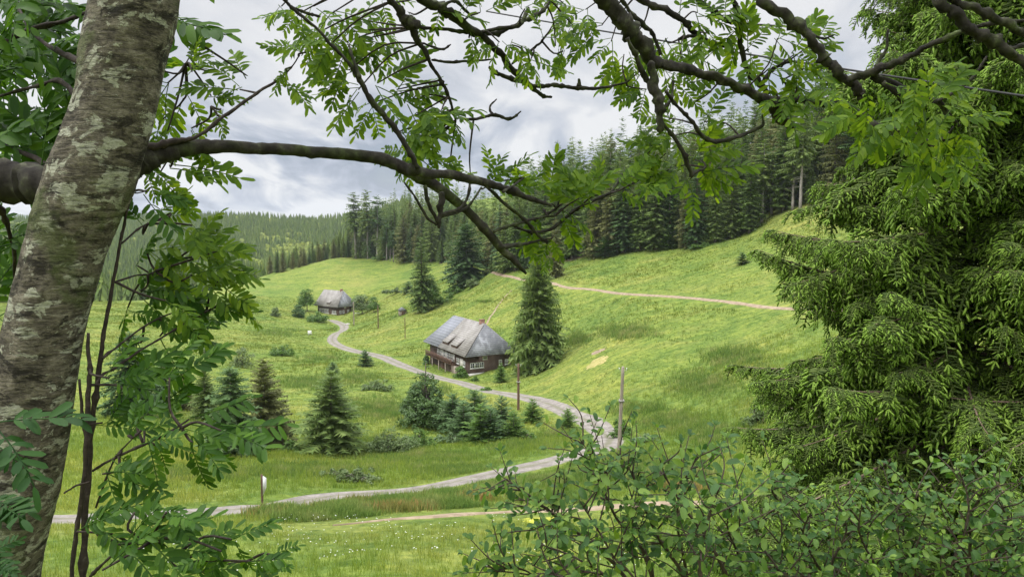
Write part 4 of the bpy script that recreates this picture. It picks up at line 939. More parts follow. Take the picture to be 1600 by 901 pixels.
farmhouse('farmhouse', (c0[0], c0[1], -34.5-3.6), math.atan2(dv[1], dv[0]), 15.0, 11.0, 3.6, 6.3, 2.6, .25, 1.1, -4.0,
    'smaller distant farmhouse with plain grey roof among trees at the road end',
    [(5.6, .12, .30, .8, 2.0)],
    [(.8, .9, 1.0, 1.2, (2, 2)), (2.4, .9, 1.0, 1.2, (2, 2)), (5.0, .9, 1.0, 1.2, (2, 2)), (3.4, 3.0, .9, .7, (2, 1))],
    [(1.2, .9, 1.0, 1.2, (2, 2)), (2.7, .9, 1.0, 1.2, (2, 2)), (6.0, .9, 1.1, 1.3, (2, 2)), (7.6, .9, 1.1, 1.3, (2, 2)), (9.2, .9, 1.1, 1.3, (2, 2)), (10.8, .9, 1.1, 1.3, (2, 2))],
    1.0, None,
    [('s', .9, 4.0, .3, .85), ('s', 5.6, 12.2, .2, .85), ('s', 5.6, 12.2, 2.22, 2.6)], 2.6+.8)
# small timber shed
def shed():
    h = hit(629, 491); k = h[1]/F; w = 11*k; root = empty('shed', tuple(h), 'tiny grey timber shed beside the bushy spruce on the slope', 'shed', None, .35)
    b = MB(); b.box((-w/2, -w*.5, -.8), (w/2, w*.5, w*.62)); b.build('wall', [M['oldwood']], root); hh = w*.62
    r = MB(); V = np.array([[-w*.62, -w*.62, hh], [0, -w*.62, hh+w*.38], [w*.62, -w*.62, hh], [-w*.62, w*.62, hh], [0, w*.62, hh+w*.38], [w*.62, w*.62, hh]]); r.add(V, q=[[0, 1, 4, 3], [1, 2, 5, 4], [0, 3, 5, 2]], t=[[0, 2, 1], [3, 4, 5]]); r.build('roof', [M['roof_slate']], root)
    d = MB(); d.box((-w*.22, -w*.5-.05, -.2), (w*.22, -w*.5-.002, w*.5)); d.build('door', [M['beam']], root)
shed()
# ------------------------------------------------------------------ poles, signs, small things
def pole(px, pb, pt, rpx, label, arm=True, mat='oldwood', lean=0.0, name='utility_pole'):
    h = hit(px, pb); H = h[1]*slope_of(pt)-h[2]; r = rpx/F*h[1]; root = empty(name, tuple(h), label, 'pole'); root.rotation_euler = (0, lean, 0)
    mb = MB(); z = np.linspace(-.8, H, 14); tube(mb, np.column_stack([z*0, z*0, z]), r*(1.12-.28*np.clip(z, 0, H)/H), 10, rough=.06, seed=int(px)); mb.build('pole_shaft', [M[mat]], root, smooth=True)
    if arm:
        b = MB(); b.box((-r*1.6, -r*1.25, H*.60), (r*1.6, -r*.98, H*.60+.14)); b.box((-r*1.35, -r*1.2, H*.585), (-r*1.02, r, H*.625)); b.box((r*1.02, -r*1.2, H*.585), (r*1.35, r, H*.625)); b.build('bracket', [M['stone']], root)
        for s in (-1, 1):
            c = MB(); tube(c, [[s*r*1.0, 0, H-.35], [s*(r+.16), 0, H-.33], [s*(r+.18), 0, H-.2]], [.012, .012, .012], 5); tube(c, [[s*(r+.18), 0, H-.2], [s*(r+.18), 0, H-.15], [s*(r+.18), 0, H-.08]], [.04, .05, .03], 8); c.build('insulator', [M['white']], root)
    return root
pole(967, 706, 573, 2.8, 'tall weathered wooden pole standing inside the sharp road bend', lean=.035)
pole(810, 640, 568, 2.0, 'middle wooden pole beside the road below the near farmhouse', mat='beam')
pole(553, 508, 472, .9, 'pale pole right of the far farmhouse', arm=False)
pole(591, 513, 477, .8, 'brown pole between the far farmhouse and the shed', arm=False, mat='beam')
pole(633, 528, 495, .6, 'thin pole below the small shed on the slope', arm=False, mat='beam')
def signpost():
    h = hit(410, 797); H = h[1]*slope_of(741)-h[2]; root = empty('signpost', tuple(h), 'short wooden post with a narrow white board at the roadside', 'signpost')
    mb = MB(); z = np.linspace(-.4, H, 8); tube(mb, np.column_stack([z*.01, z*0, z]), np.linspace(.075, .065, 8), 8, rough=.08); mb.build('post', [M['beam']], root, smooth=True)
    b = MB(); c, s = math.cos(1.0), math.sin(1.0); Mt = (np.array([[c, -s, 0], [s, c, 0], [0, 0, 1]]), np.array([.075, -.05, 0])); V = np.array([[0, 0, H*.42], [.30, 0, H*.62], [.32, 0, H*.88], [.05, 0, H*.97], [0, .03, H*.42], [.30, .03, H*.62], [.32, .03, H*.88], [.05, .03, H*.97]]) @ Mt[0].T + Mt[1]
    b.add(V, q=[[0, 1, 2, 3], [7, 6, 5, 4], [0, 4, 5, 1], [1, 5, 6, 2], [2, 6, 7, 3], [3, 7, 4, 0]]); b.build('board', [M['white']], root)
signpost()
def small_box(name, px, py, w, d, hgt, mat, label, cat, rz=.4):
    h = hit(px, py); root = empty(name, tuple(h), label, cat, None, rz)
    b = MB(); b.box((-w/2, -d/2, .12), (w/2, d/2, hgt)); b.box((-w/2, -d/2, -.2), (-w/2+.1, d/2, .118)); b.box((w/2-.1, -d/2, -.2), (w/2, d/2, .118)); b.build('body', [M[mat]], root)
    l = MB(); l.box((-w/2-.06, -d/2-.06, hgt+.001), (w/2+.06, d/2+.06, hgt+.1)); l.build('lid', [M[mat]], root)
small_box('beehive', 484, 523, 1.1, 1.0, 1.2, 'white', 'small white beehive alone in the meadow left of the road', 'beehive')
def table(px, py, label, rz=.3):
    h = hit(px, py); root = empty('garden_table', tuple(h), label, 'table', None, rz); b = MB(); b.box((-1.2, -.5, .95), (1.2, .5, 1.05)); b.build('tabletop', [M['white']], root)
    for sx in (-1, 1):
        for sy in (-1, 1): l = MB(); l.box((sx*1.05-.06, sy*.4-.06, -.2), (sx*1.05+.06, sy*.4+.06, .949)); l.build('leg', [M['white']], root)
table(557, 493, 'long white garden table right of the far farmhouse')
# ================================================================== foreground
def PV(px, py, Y): return P(px, py, Y)
def bark_mat():
    m, t, o = new_mat("rowan_bark"); v = obj_vec(t, (1, 1, 1.7)); v1 = obj_vec(t)
    base = noise(t, 20, 9, .74, v, .35); lich = noise(t, 15, 7, .66, obj_vec(t, (1, 1, 1.5)), .5); fine = noise(t, 110, 5, .75, v); dark = noise(t, 9, 9, .70, obj_vec(t, (1, 1, 2.4)), .6); crack = noise(t, 34, 6, .7, obj_vec(t, (.55, .55, 3.2)), .4)
    c = ramp(t, [(0.36, (0.034, 0.029, 0.022)), (0.46, (0.092, 0.080, 0.060)), (0.56, (0.155, 0.138, 0.104)), (0.66, (0.24, 0.218, 0.168))], base).outputs[0]
    c = mixc(t, ramp(t, [(0.535, 0), (0.56, .9)], lich).outputs[0], c, (0.36, 0.365, 0.285))
    c = mixc(t, ramp(t, [(0.545, 0), (0.585, .9)], dark).outputs[0], c, (0.022, 0.019, 0.014))
    c = mixc(t, ramp(t, [(0.56, 0), (0.62, .55)], noise(t, 5, 6, .6, v1, .5)).outputs[0], c, (0.085, 0.110, 0.034))
    c = mixc(t, 1.0, c, ramp(t, [(0.40, .42), (0.47, 1.0), (0.62, 1.12)], crack).outputs[0], 'MULTIPLY')
    c = mixc(t, 1.0, c, ramp(t, [(0.3, .6), (0.5, 1.0), (0.7, 1.4)], fine).outputs[0], 'MULTIPLY')
    p = N(t, 'ShaderNodeBsdfPrincipled', in_Roughness=.9); p.inputs['Specular IOR Level'].default_value = .25; t.links.new(c, p.inputs['Base Color'])
    hh = mth(t, 'ADD', mth(t, 'ADD', base, mth(t, 'MULTIPLY', crack, .8)), mth(t, 'MULTIPLY', fine, .35)); t.links.new(bump(t, hh, 1.0, .010), p.inputs['Normal']); t.links.new(p.outputs[0], o.inputs[0]); return m
M['rowan_bark'] = bark_mat()
M['limb'] = surf("mossy_limb_bark", [(0.3, (0.010, 0.008, 0.006)), (0.48, (0.024, 0.021, 0.017)), (0.60, (0.044, 0.042, 0.030)), (0.74, (0.11, 0.115, 0.075))], 26, 7, .95, .9, .006, pts2=[(0.35, (.6, .6, .55)), (0.5, (1, 1, 1)), (0.62, (.95, 1.25, .6))], scale2=9)
M['twig'] = surf("dark_twig_bark", [(0.3, (0.015, 0.011, 0.009)), (0.6, (0.042, 0.032, 0.026)), (0.75, (0.10, 0.085, 0.068))], 60, 5, .9, .7, .003)
M['rowan_near'] = leafmat('near_rowan_leaflets', [(0.012, 0.040, 0.010), (0.022, 0.062, 0.013), (0.036, 0.088, 0.017)], .25, tcol=(1.1, 1.4, .6), rough=.55, spec=.15, isl=.7, obj=.0, scale=1.5)
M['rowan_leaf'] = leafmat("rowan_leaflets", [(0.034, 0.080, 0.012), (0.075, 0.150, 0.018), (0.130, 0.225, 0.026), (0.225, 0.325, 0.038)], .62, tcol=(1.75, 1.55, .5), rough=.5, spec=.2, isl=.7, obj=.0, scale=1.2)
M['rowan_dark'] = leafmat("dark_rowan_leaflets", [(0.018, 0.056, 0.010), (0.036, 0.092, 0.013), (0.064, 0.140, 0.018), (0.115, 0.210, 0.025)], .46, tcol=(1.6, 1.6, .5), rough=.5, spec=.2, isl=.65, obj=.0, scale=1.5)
M['bush_twig'] = surf('bush_twig_bark', [(0.3, (0.035, 0.026, 0.020)), (0.6, (0.085, 0.065, 0.050)), (0.75, (0.15, 0.12, 0.095))], 60, 5, .9, .7, .003)
M['bush_leaf'] = leafmat("bush_leaves", [(0.026, 0.070, 0.020), (0.050, 0.115, 0.030), (0.085, 0.170, 0.036), (0.15, 0.245, 0.045), (0.27, 0.38, 0.060)], .34, tcol=(1.3, 1.5, .55), rough=.5, spec=.3, isl=.7, obj=.0, scale=2)
M['shoot'] = leafmat("fresh_spruce_shoots", [(0.120, 0.215, 0.034), (0.200, 0.330, 0.046), (0.280, 0.430, 0.066), (0.37, 0.53, 0.100)], .30, tcol=(1.2, 1.3, .6), rough=.6, spec=.25, isl=.65, obj=.0, scale=1.1, fine=170)
M['needle'] = leafmat("old_spruce_needles_near", [(0.044, 0.078, 0.020), (0.082, 0.128, 0.030), (0.130, 0.180, 0.044), (0.19, 0.23, 0.070)], .12, rough=.7, spec=.2, isl=.6, obj=.0, scale=1.1, fine=170)
M['deadtwig'] = surf("bare_brown_twigs", [(0.3, (0.13, 0.085, 0.060)), (0.6, (0.26, 0.19, 0.145)), (0.75, (0.36, 0.29, 0.235))], 20, 4, .9, .4, .003)
M['cone'] = surf("spruce_cone", [(0.3, (0.20, 0.10, 0.05)), (0.6, (0.34, 0.19, 0.10))], 40, 3, .8, .8, .004)

def build_pieces(mb, name, mat, root, cap=100):
    """every twig its own part; past the cap the rest is one part"""
    base = np.cumsum([0]+[len(v) for v in mb.v]); order = np.argsort([-len(v) for v in mb.v], kind='stable'); rest = MB()
    for c, k in enumerate(order):
        if c < cap: build(name, mb.v[k], [mb.q[k]-base[k], mb.t[k]-base[k]], [M[mat]], parent=root, smooth=True)
        else: rest.add(mb.v[k], q=mb.q[k]-base[k], t=mb.t[k]-base[k])
    if rest.v: o = rest.build(name, [M[mat]], root, smooth=True); o['kind'] = 'stuff'
# ---- rowan leaf templates
def leaflet(L, w, fold, curl):
    """along +Y from 0 to L"""
    ys = [0, .20, .5, .82, 1.0]; ws = [0, .82, 1.0, .92, 0]
    mid = [[0, L*y, -curl*L*y*y] for y in ys]; V = list(mid); lo = []; 
    for s in (-1, 1):
        for y, q in zip(ys[1:4], ws[1:4]): V.append([s*w*q, L*y+L*.03, -curl*L*y*y + fold*w*q])
    T = [[0, 1, 5], [1, 6, 5], [1, 2, 6], [2, 7, 6], [2, 3, 7], [3, 4, 7], [0, 8, 1], [1, 8, 9], [1, 9, 2], [2, 9, 10], [2, 10, 3], [3, 10, 4]]
    return np.array(V), np.array(T)
def rowan_leaf(seed, pairs=6):
    rg = np.random.default_rng(seed); V = []; T = []; n = 0; droop = rg.uniform(.08, .45); side = rg.normal(0, .08)
    def spine(y): return np.array([side*y*y, y*(1-droop*.25*y), -droop*y*y*.6])
    ys = np.linspace(0, .82, 7); w = .009
    for i in range(6):
        a, b = spine(ys[i]), spine(ys[i+1]); V += [a+[-w, 0, 0], a+[w, 0, 0], b+[w*.9, 0, 0], b+[-w*.9, 0, 0], a+[0, 0, -w*1.5], b+[0, 0, -w*1.5]]; T += [[n, n+1, n+2], [n, n+2, n+3], [n, n+3, n+5], [n, n+5, n+4], [n+1, n+4, n+5], [n+1, n+5, n+2]]; n += 6
    for k in range(pairs+1):
        y = .20+.62*k/pairs; c = spine(y)
        if rg.random() < .04: continue
        for s in ((-1, 1) if k < pairs else (0,)):
            L = (.190+.055*math.sin(math.pi*(k+.8)/(pairs+1)))*rg.uniform(.78, 1.12); v, t = leaflet(L, L*rg.uniform(.145, .19), rg.uniform(.05, .55), rg.uniform(-.1, .6))
            a = R(rg.uniform(46, 68)-k*2.0)*s if s else rg.normal(0, .1); ca, sa = math.cos(a), math.sin(a); dz = rg.normal(-.12, .16)
            x, yy, z = v[:, 0]*ca+v[:, 1]*sa, -v[:, 0]*sa+v[:, 1]*ca, v[:, 2]+v[:, 1]*dz; tw = rg.normal(0, .22)
            z = z + v[:, 0]*tw; V += list(np.stack([x, yy, z], -1)+c); T += [[q+n for q in tt] for tt in t]; n += len(v)
    return np.array(V), np.array(T)
RL = [rowan_leaf(k, 6+k % 3) for k in range(12)]
class Leaves:
    def __init__(s): s.d = []; s.p = []; s.n = []; s.L = []
    def add(s, pos, d, nrm, L): s.p.append(pos); s.d.append(d); s.n.append(nrm); s.L.append(L)
    def build(s, name, mat, root, temps=RL):
        p = np.array(s.p); d = np.array(s.d); nr = np.array(s.n); L = np.array(s.L); rg = np.random.default_rng(len(p)); ti = rg.integers(len(temps), size=len(p)); V = []; T = []; n = 0
        for k, (tv, tt) in enumerate(temps):
            q = np.where(ti == k)[0]
            if not len(q): continue
            v, f = rep(tv, [tt], frames(d[q], None, nr[q]), L[q], p[q]); V.append(v); T.append(f[0]+n); n += len(v)
        return build(name, np.concatenate(V), [np.concatenate(T)], [M[mat]], parent=root)
CAMUP = np.array([0, math.sin(PITCH), math.cos(PITCH)])
RB = np.random.default_rng(77)
def cluster(LV, tw, branches, px, py, Y, n, ang, spread, Lpx, face=.8, link=True, thin=.26):
    """n compound leaves leaving one bud; a thin twig ties the bud to the nearest branch point"""
    p = PV(px, py, Y+RB.normal(0, .06))
    if link and branches is not None and len(branches):
        dd = np.linalg.norm(branches-p, axis=1); q = branches[dd.argmin()]
        if .01 < dd.min() < .75:
            mid = (p+q)/2+RB.normal(0, .012, 3)*[1, 1, 1]; tube(tw, smooth_poly([q, mid, p], 3), np.linspace(.0038, .0022, 7), 5)
    for i in range(n):
        if n > 2 and RB.random() < thin: continue
        a = R(ang+(RB.uniform(-1, 1) if n < 3 else ((i+.5)/n*2-1)+RB.normal(0, .12))*spread); dy = RB.normal(0, .38)
        d = np.array([math.cos(a), dy, 0])+CAMUP*math.sin(a); nr = np.array([RB.normal(0, .35), -face*RB.uniform(.3, 1.3), RB.uniform(.35, 1.1)])
        Lm = Lpx*.96/F*Y*RB.uniform(.70, 1.12); LV.add(p+RB.normal(0, .006, 3), d, nr/np.linalg.norm(nr), Lm)
def pxbranch(mb, pts, Y0, Y1, m=0, rough=.35, seed=0, sides=8, per=7, wob=1.0):
    """pts: (px, py, half width px) ; depth runs from Y0 to Y1 ; returns 3-D samples"""
    pts = np.array(pts, float); s = np.concatenate([[0], np.cumsum(np.hypot(np.diff(pts[:, 0]), np.diff(pts[:, 1])))]); s /= s[-1]
    Yd = Y0+(Y1-Y0)*s; W = np.array([list(PV(a, b, y))+[r*(.74 if r < 20 else .9)/F*y] for (a, b, r), y in zip(pts, Yd)]); W = smooth_poly(W, per); rg = np.random.default_rng(seed)
    nz = rg.normal(0, 1, (len(W), 3)); W[1:-1, :3] += (nz[1:-1]+nz[:-2]+nz[2:])/3*W[1:-1, 3:4]*(.10 if sides > 15 else .35)*wob
    # knots and moss lumps
    lump = np.where(rg.random(len(W)) < .10, rg.uniform(.2, .65, len(W)), 0)*(W[:, 3] > .002)*(W[:, 3] < .05); rr = np.maximum(W[:, 3], .0012)*(1+(.04 if sides > 15 else .10)*np.clip(rg.normal(0, 1, len(W)), -1, 1.6)+lump*(.3 if sides > 15 else 1))
    tube(mb, W[:, :3], rr, sides, m, rough, seed); return W[:, :3]

# ================================================================== rowan tree on the left
def rowan_left():
    base = P(-8, 1000, 1.7); g = height(base[0]-.05, 1.72)[0]; root = empty('rowan_tree', (base[0]-.06, 1.72, g), 'big rowan tree with lichen-spotted grey trunk leaning at the left, its long limb reaching right', 'tree')
    off = np.array(root.location)
    mb = MB(); T = [(-12,980,84),(-6,900,82),(12,820,79),(30,750,77),(45,670,75),(56,600,74),(70,520,72),(86,450,71),(102,390,72),(122,330,76),(140,285,80),(156,240,78),(170,190,74),(180,150,73),(188,100,75),(198,50,78),(208,0,81),(214,-50,80),(224,-130,74)]
    W = smooth_poly([list(P(a+(3 if b < 200 else 0), b, 1.75))+[r*.765/F*1.75] for a, b, r in T], 12)
    W[:, 1] += W[:, 3]*0; foot = np.array([[off[0]+.0, 1.74, g-.3, .17], [off[0]+.02, 1.75, g+.15, .15], [off[0]+.03, 1.75, g+.5, .135]]); W = np.vstack([smooth_poly(np.vstack([foot, W[0]]), 8)[:-1], W])
    # dense rings with real bark relief
    d = np.concatenate([[0], np.cumsum(np.linalg.norm(np.diff(W[:, :3], axis=0), axis=1))]); s = np.arange(0, d[-1], .010); W = np.stack([np.interp(s, d, W[:, k]) for k in range(4)], -1)
    S = 64; th = np.linspace(0, 2*math.pi, S, endpoint=False); tan = np.gradient(W[:, :3], axis=0); tan /= np.linalg.norm(tan, axis=1)[:, None]; A = np.cross(tan, [0, 1, 0]); A /= np.linalg.norm(A, axis=1)[:, None]; B = np.cross(tan, A)
    TH, SS = np.meshgrid(th, s); cx, sy = np.cos(TH)*2, np.sin(TH)*2
    nz = fbm(cx*1.2+5, SS*5+sy*1.2, 3, 2)*.12 + fbm(cx*4+sy*3+9, SS*30+sy*5, 4, 4)*.06 + np.maximum(fbm(cx*2.2-sy*2+3, SS*9+sy*2, 3, 7), .1)*.16-.016
    nz -= (nz*np.exp(-((TH-2*math.pi)/.01)**2))*0
    Rr = W[:, 3:4]*(1+nz); V = W[:, None, :3]+Rr[:, :, None]*(np.cos(TH)[:, :, None]*A[:, None, :]+np.sin(TH)[:, :, None]*B[:, None, :]); V = V.reshape(-1, 3)
    i = np.arange(len(s)-1)[:, None]; j = np.arange(S)[None]; j2 = (j+1) % S; q = np.stack([i*S+j, i*S+j2, (i+1)*S+j2, (i+1)*S+j], -1).reshape(-1, 4); mb.add(V-off, q=q)
    mb.build('trunk', [M['rowan_bark']], root, smooth=True)
    allb = []
    def limb(name, lst, mat, par=root, sides=12, rough=.3):
        m_ = MB(); pts = []
        for k, (p_, y0, y1) in enumerate(lst): pts.append(pxbranch(m_, p_, y0, y1, 0, rough, seed=int(p_[0][0]*3+p_[0][1]), sides=sides))
        for k in range(len(m_.v)): m_.v[k] = m_.v[k]-off
        o = m_.build(name, [M[mat]], par, smooth=True); allb.extend(pts); return o
    lm = limb('limb', [([(130,285,26),(175,268,25),(205,255,23.5),(230,247,21),(258,239,19.9),(290,232,16.5),(330,229,14.5),(400,231,12),(470,236,12),(520,240,12),(580,246,12.5),(620,257,13),(645,270,14),(690,297,11),(725,325,9.5),(760,360,9),(782,387,9),(802,405,7),(822,427,3)], 1.78, 2.45)], 'limb', sides=20, rough=.09)
    limb('limb', [([(150,310,32),(110,300,34),(60,290,33),(10,281,31),(-50,262,30),(-140,220,28)], 1.78, 1.95)], 'limb', sides=24, rough=.2)
    limb('branch', [([(640,264,12),(700,273,9),(760,286,7.5),(800,300,7.5),(835,312,5),(862,321,2.5)], 2.12, 2.5)], 'limb', lm)
    limb('branch', [([(690,300,6),(688,325,6.5),(686,345,5),(686,356,3)], 2.2, 2.2), ([(632,285,2),(650,310,2.5),(668,340,3),(682,352,2.5)], 2.12, 2.2), ([(663,290,4),(670,318,4),(683,347,3)], 2.15, 2.2), ([(690,335,4),(715,327,3),(730,310,3),(735,283,2)], 2.2, 2.35), ([(690,338,3.5),(720,330,3),(738,315,2.5),(752,293,2)], 2.2, 2.4)], 'limb', lm, 8, .5)
    limb('branch', [([(750,283,3),(780,310,3.5),(815,340,3.5),(845,371,3),(857,377,2.5),(865,368,1.5)], 2.3, 2.6), ([(772,362,3.5),(800,352,3),(840,340,3),(868,337,2)], 2.35, 2.6), ([(782,386,4.5),(815,382,4),(848,374,2.5)], 2.38, 2.6), ([(800,352,2.5),(830,362,3),(859,358,3.5),(903,326,3.5),(952,303,3),(983,290,2.5),(1010,275,1.5)], 2.5, 2.9), ([(955,301,2.5),(965,286,2.5),(974,271,2)], 2.75, 2.8), ([(835,345,2.5),(868,326,2.5),(878,305,1.5)], 2.6, 2.7), ([(786,300,3),(806,288,2.5),(818,278,1.5)], 2.3,2.5)], 'limb', lm, 8, .5)
    limb('branch', [([(225,232,9),(262,222,7),(303,216,4),(345,186,3.6),(385,156,3.2),(420,133,3),(437,124,2.4),(455,106,1.6),(467,88,1.3)], 1.85, 2.1), ([(330,167,2),(340,180,2),(345,186,1.5)], 1.98, 1.98), ([(290,100,1.2),(300,85,1.2),(318,73,1)], 2.1, 2.1)], 'twig', root, 8, .25)
    up = limb('branch', [([(650,262,6),(640,237,5.5),(620,206,6),(600,181,6.5),(580,155,6),(560,121,5),(540,93,3.6),(515,68,3.2),(490,40,3),(462,18,3.4),(445,0,3.5),(400,-60,5),(330,-140,8),(250,-180,20)], 2.12, 1.8), ([(562,122,4),(553,95,3),(545,70,2.2)], 2.0, 2.05), ([(455,12,3),(478,20,3),(500,26,2)], 2.0, 2.1)], 'limb', lm, 10, .4)
    lp = limb('branch', [([(712,188,1.8),(706,168,2.4),(698,143,3.2),(684,118,3.8),(668,90,4.5),(652,60,6),(634,32,9),(612,2,7),(560,-60,10),(420,-150,16),(250,-190,24)], 2.5, 1.8), ([(662,68,2.2),(690,77,2.5),(704,70,1.5)], 2.4, 2.5), ([(675,94,2.2),(705,97,3),(735,95,2.6),(770,93,1.6)], 2.4, 2.6), ([(712,185,2),(745,186,3.2),(770,180,3.5),(797,185,2.8),(814,174,1.4)], 2.5, 2.6), ([(770,180,3),(765,167,2.2),(776,155,1.2)], 2.55, 2.6), ([(630,28,10),(640,36,11),(655,40,8)], 2.3, 2.3)], 'limb', root, 9, .6)
    limb('branch', [([(862,152,2.5),(845,148,3.8),(825,131,5.2),(805,115,6),(785,90,7),(760,62,8),(730,44,9),(700,20,10),(660,-4,11),(580,-70,14),(420,-165,20),(240,-190,26)], 2.7, 1.8), ([(825,132,4),(850,135,4),(870,133,3.6),(903,138,4.5),(934,138,3.4),(979,129,1.8)], 2.65, 2.8), ([(905,135,5),(905,124,2)], 2.7, 2.7), ([(765,105,3.5),(780,116,4),(800,124,5),(815,128,3)], 2.55, 2.7), ([(655,42,4),(700,47,3.4),(740,52,4),(775,52,5),(800,42,4),(825,30,4),(850,16,3.6),(860,0,2.6)], 2.4, 2.7), ([(745,52,3.5),(780,45,3.5),(812,38,4),(826,12,2.5)], 2.5, 2.6), ([(690,10,3),(712,2,3),(735,25,2.5)], 2.4, 2.5), ([(850,60,2.5),(835,75,2.5),(800,100,2)], 2.5,2.6)], 'limb', root, 10, .55)
    limb('branch', [([(1242,201,3),(1225,190,8),(1213,174,9.5),(1200,157,10.5),(1174,144,9.5),(1143,131,9),(1116,120,9),(1085,111,10),(1050,104,12),(1023,95,13),(1001,71,15),(983,48,16),(965,22,15.5),(939,-2,15),(880,-60,18),(760,-140,22),(520,-200,28),(240,-200,34)], 2.9, 1.8), ([(1018,98,9),(1025,130,9.5),(1030,168,9),(1031,206,4.5)], 2.6, 2.6), ([(980,60,3.5),(995,92,4.5),(1008,122,5),(1020,141,3)], 2.55, 2.65), ([(1198,157,7),(1240,155,6),(1280,158,6),(1320,164,7),(1343,180,9),(1355,193,8),(1400,203,5.5),(1425,208,5),(1450,228,4.5),(1470,243,3)], 2.85, 2.9),
        ([(1355,190,6),(1380,205,3.5),(1405,190,2.5)], 2.9, 2.95), ([(1040,142,3),(1060,168,3),(1085,195,4),(1105,218,4.6),(1125,221,4.6),(1160,211,3.8),(1190,197,3),(1191,180,1.6)], 2.6, 2.85), ([(1034,190,3.5),(1058,222,3.5),(1074,252,4.6),(1081,275,4)], 2.6, 2.7), ([(1080,272,3.5),(1092,267,3),(1103,261,2)], 2.7, 2.75), ([(1030,170,4),(1048,158,3),(1052,128,2)], 2.6, 2.7)], 'limb', root, 12, .6)
    limb('branch', [([(1148,69,3),(1134,71,4.6),(1108,66,5.4),(1085,51,5.6),(1063,31,6),(1041,15,6.5),(1000,0,6),(930,-60,8),(800,-140,12),(620,-190,18)], 3.0, 2.3), ([(1032,86,3.4),(1019,53,4.4),(996,31,4.6),(975,5,4.6),(930,-60,6)], 2.7, 2.6), ([(1227,41,2),(1161,38,3.2),(1134,33,4),(1116,18,5),(1088,-2,5),(1020,-70,6),(930,-120,8)], 3.1, 2.7), ([(1060,62,2.5),(1078,57,3),(1100,60,3)], 2.9, 2.9)], 'limb', root, 9, .6)
    limb('branch', [([(1200,148,4.5),(1186,128,6.5),(1172,118,6),(1163,98,5.4),(1157,58,5.2),(1152,27,5.4),(1143,-3,5),(1090,-70,7),(1000,-140,9)], 2.95, 2.8), ([(1188,130,4.5),(1205,111,4.2),(1223,100,3.2),(1242,96,2)], 2.95, 3.0), ([(1220,122,2),(1237,140,3),(1255,150,2)], 2.95, 3.0)], 'limb', root, 9, .6)
    br = np.vstack(allb); LV = Leaves(); LD = Leaves(); tw = MB()
    A_ = [(440,128,3,0,60,78),(478,82,2,160,14,90),(455,105,2,200,40,60),(375,140,3,170,50,95),(335,112,3,200,40,95),(385,118,2,150,25,90),(305,108,2,92,30,88),(300,112,2,60,30,60),(262,130,4,220,70,95),(250,110,3,120,60,90),(250,190,3,200,80,95),(262,205,3,250,50,80),(275,215,3,-30,50,85),(290,150,3,-60,60,85),(330,150,2,10,25,90),(265,258,2,-12,10,118),(250,270,2,-45,15,110),(228,262,3,-40,60,90),(235,250,3,30,40,80),(345,170,2,-95,30,60),(300,200,2,-100,50,80)]
    for a in A_: cluster(LV, tw, br, a[0], a[1], 2.1, *a[2:])
    B_ = [(490,10,3,-100,80,85),(500,50,4,-90,90,95),(520,66,4,200,60,85),(540,66,4,-60,70,95),(560,30,3,30,80,85),(575,60,3,-20,60,85),(600,55,3,-90,60,85),(545,110,3,220,60,85),(560,140,4,200,60,85),(585,160,3,240,60,75),(590,130,4,-10,60,95),(620,140,4,10,50,95),(640,160,4,-20,60,95),(650,180,4,-20,50,95),(625,205,4,-20,50,90),(690,172,3,-20,50,80),(640,235,3,200,30,80),(655,245,3,-10,45,90),(636,226,3,-60,50,80),(645,270,2,-20,25,60),
          (690,10,3,-60,90,75),(720,20,2,30,90,75),(750,20,3,40,90,75),(780,66,3,-100,70,70),(800,70,3,-60,60,80),(830,92,3,-60,80,75),(850,60,3,60,80,80),(862,42,3,0,60,75),(820,14,3,80,90,80),(880,80,2,-90,30,62),(735,50,3,-90,60,70),(640,20,2,0,60,70),(600,5,3,-60,90,80),(440,10,3,-90,80,70),(470,20,3,-120,70,75),(520,20,4,-60,90,90),(550,50,4,-110,70,90)]
    for a in B_: cluster(LV, tw, br, a[0], a[1], 2.45, *a[2:], thin=.1)
    C_ = [(770,275,2,75,40,75),(790,285,2,40,40,75),(735,275,3,150,40,75),(760,292,3,40,50,80),(862,318,4,50,70,92),(880,312,4,70,80,90),(880,330,3,-20,80,82),(850,330,3,190,50,82),(832,366,3,-80,50,52),(905,310,4,70,70,95),(940,303,4,70,80,98),(962,296,4,20,70,92),(985,288,3,10,60,80),(862,372,3,-70,60,62),(855,398,2,-90,40,40),(920,318,3,110,60,90),(820,300,3,60,70,70),(700,280,2,60,60,60)]
    for a in C_: cluster(LV, tw, br, a[0], a[1], 2.6, *a[2:])
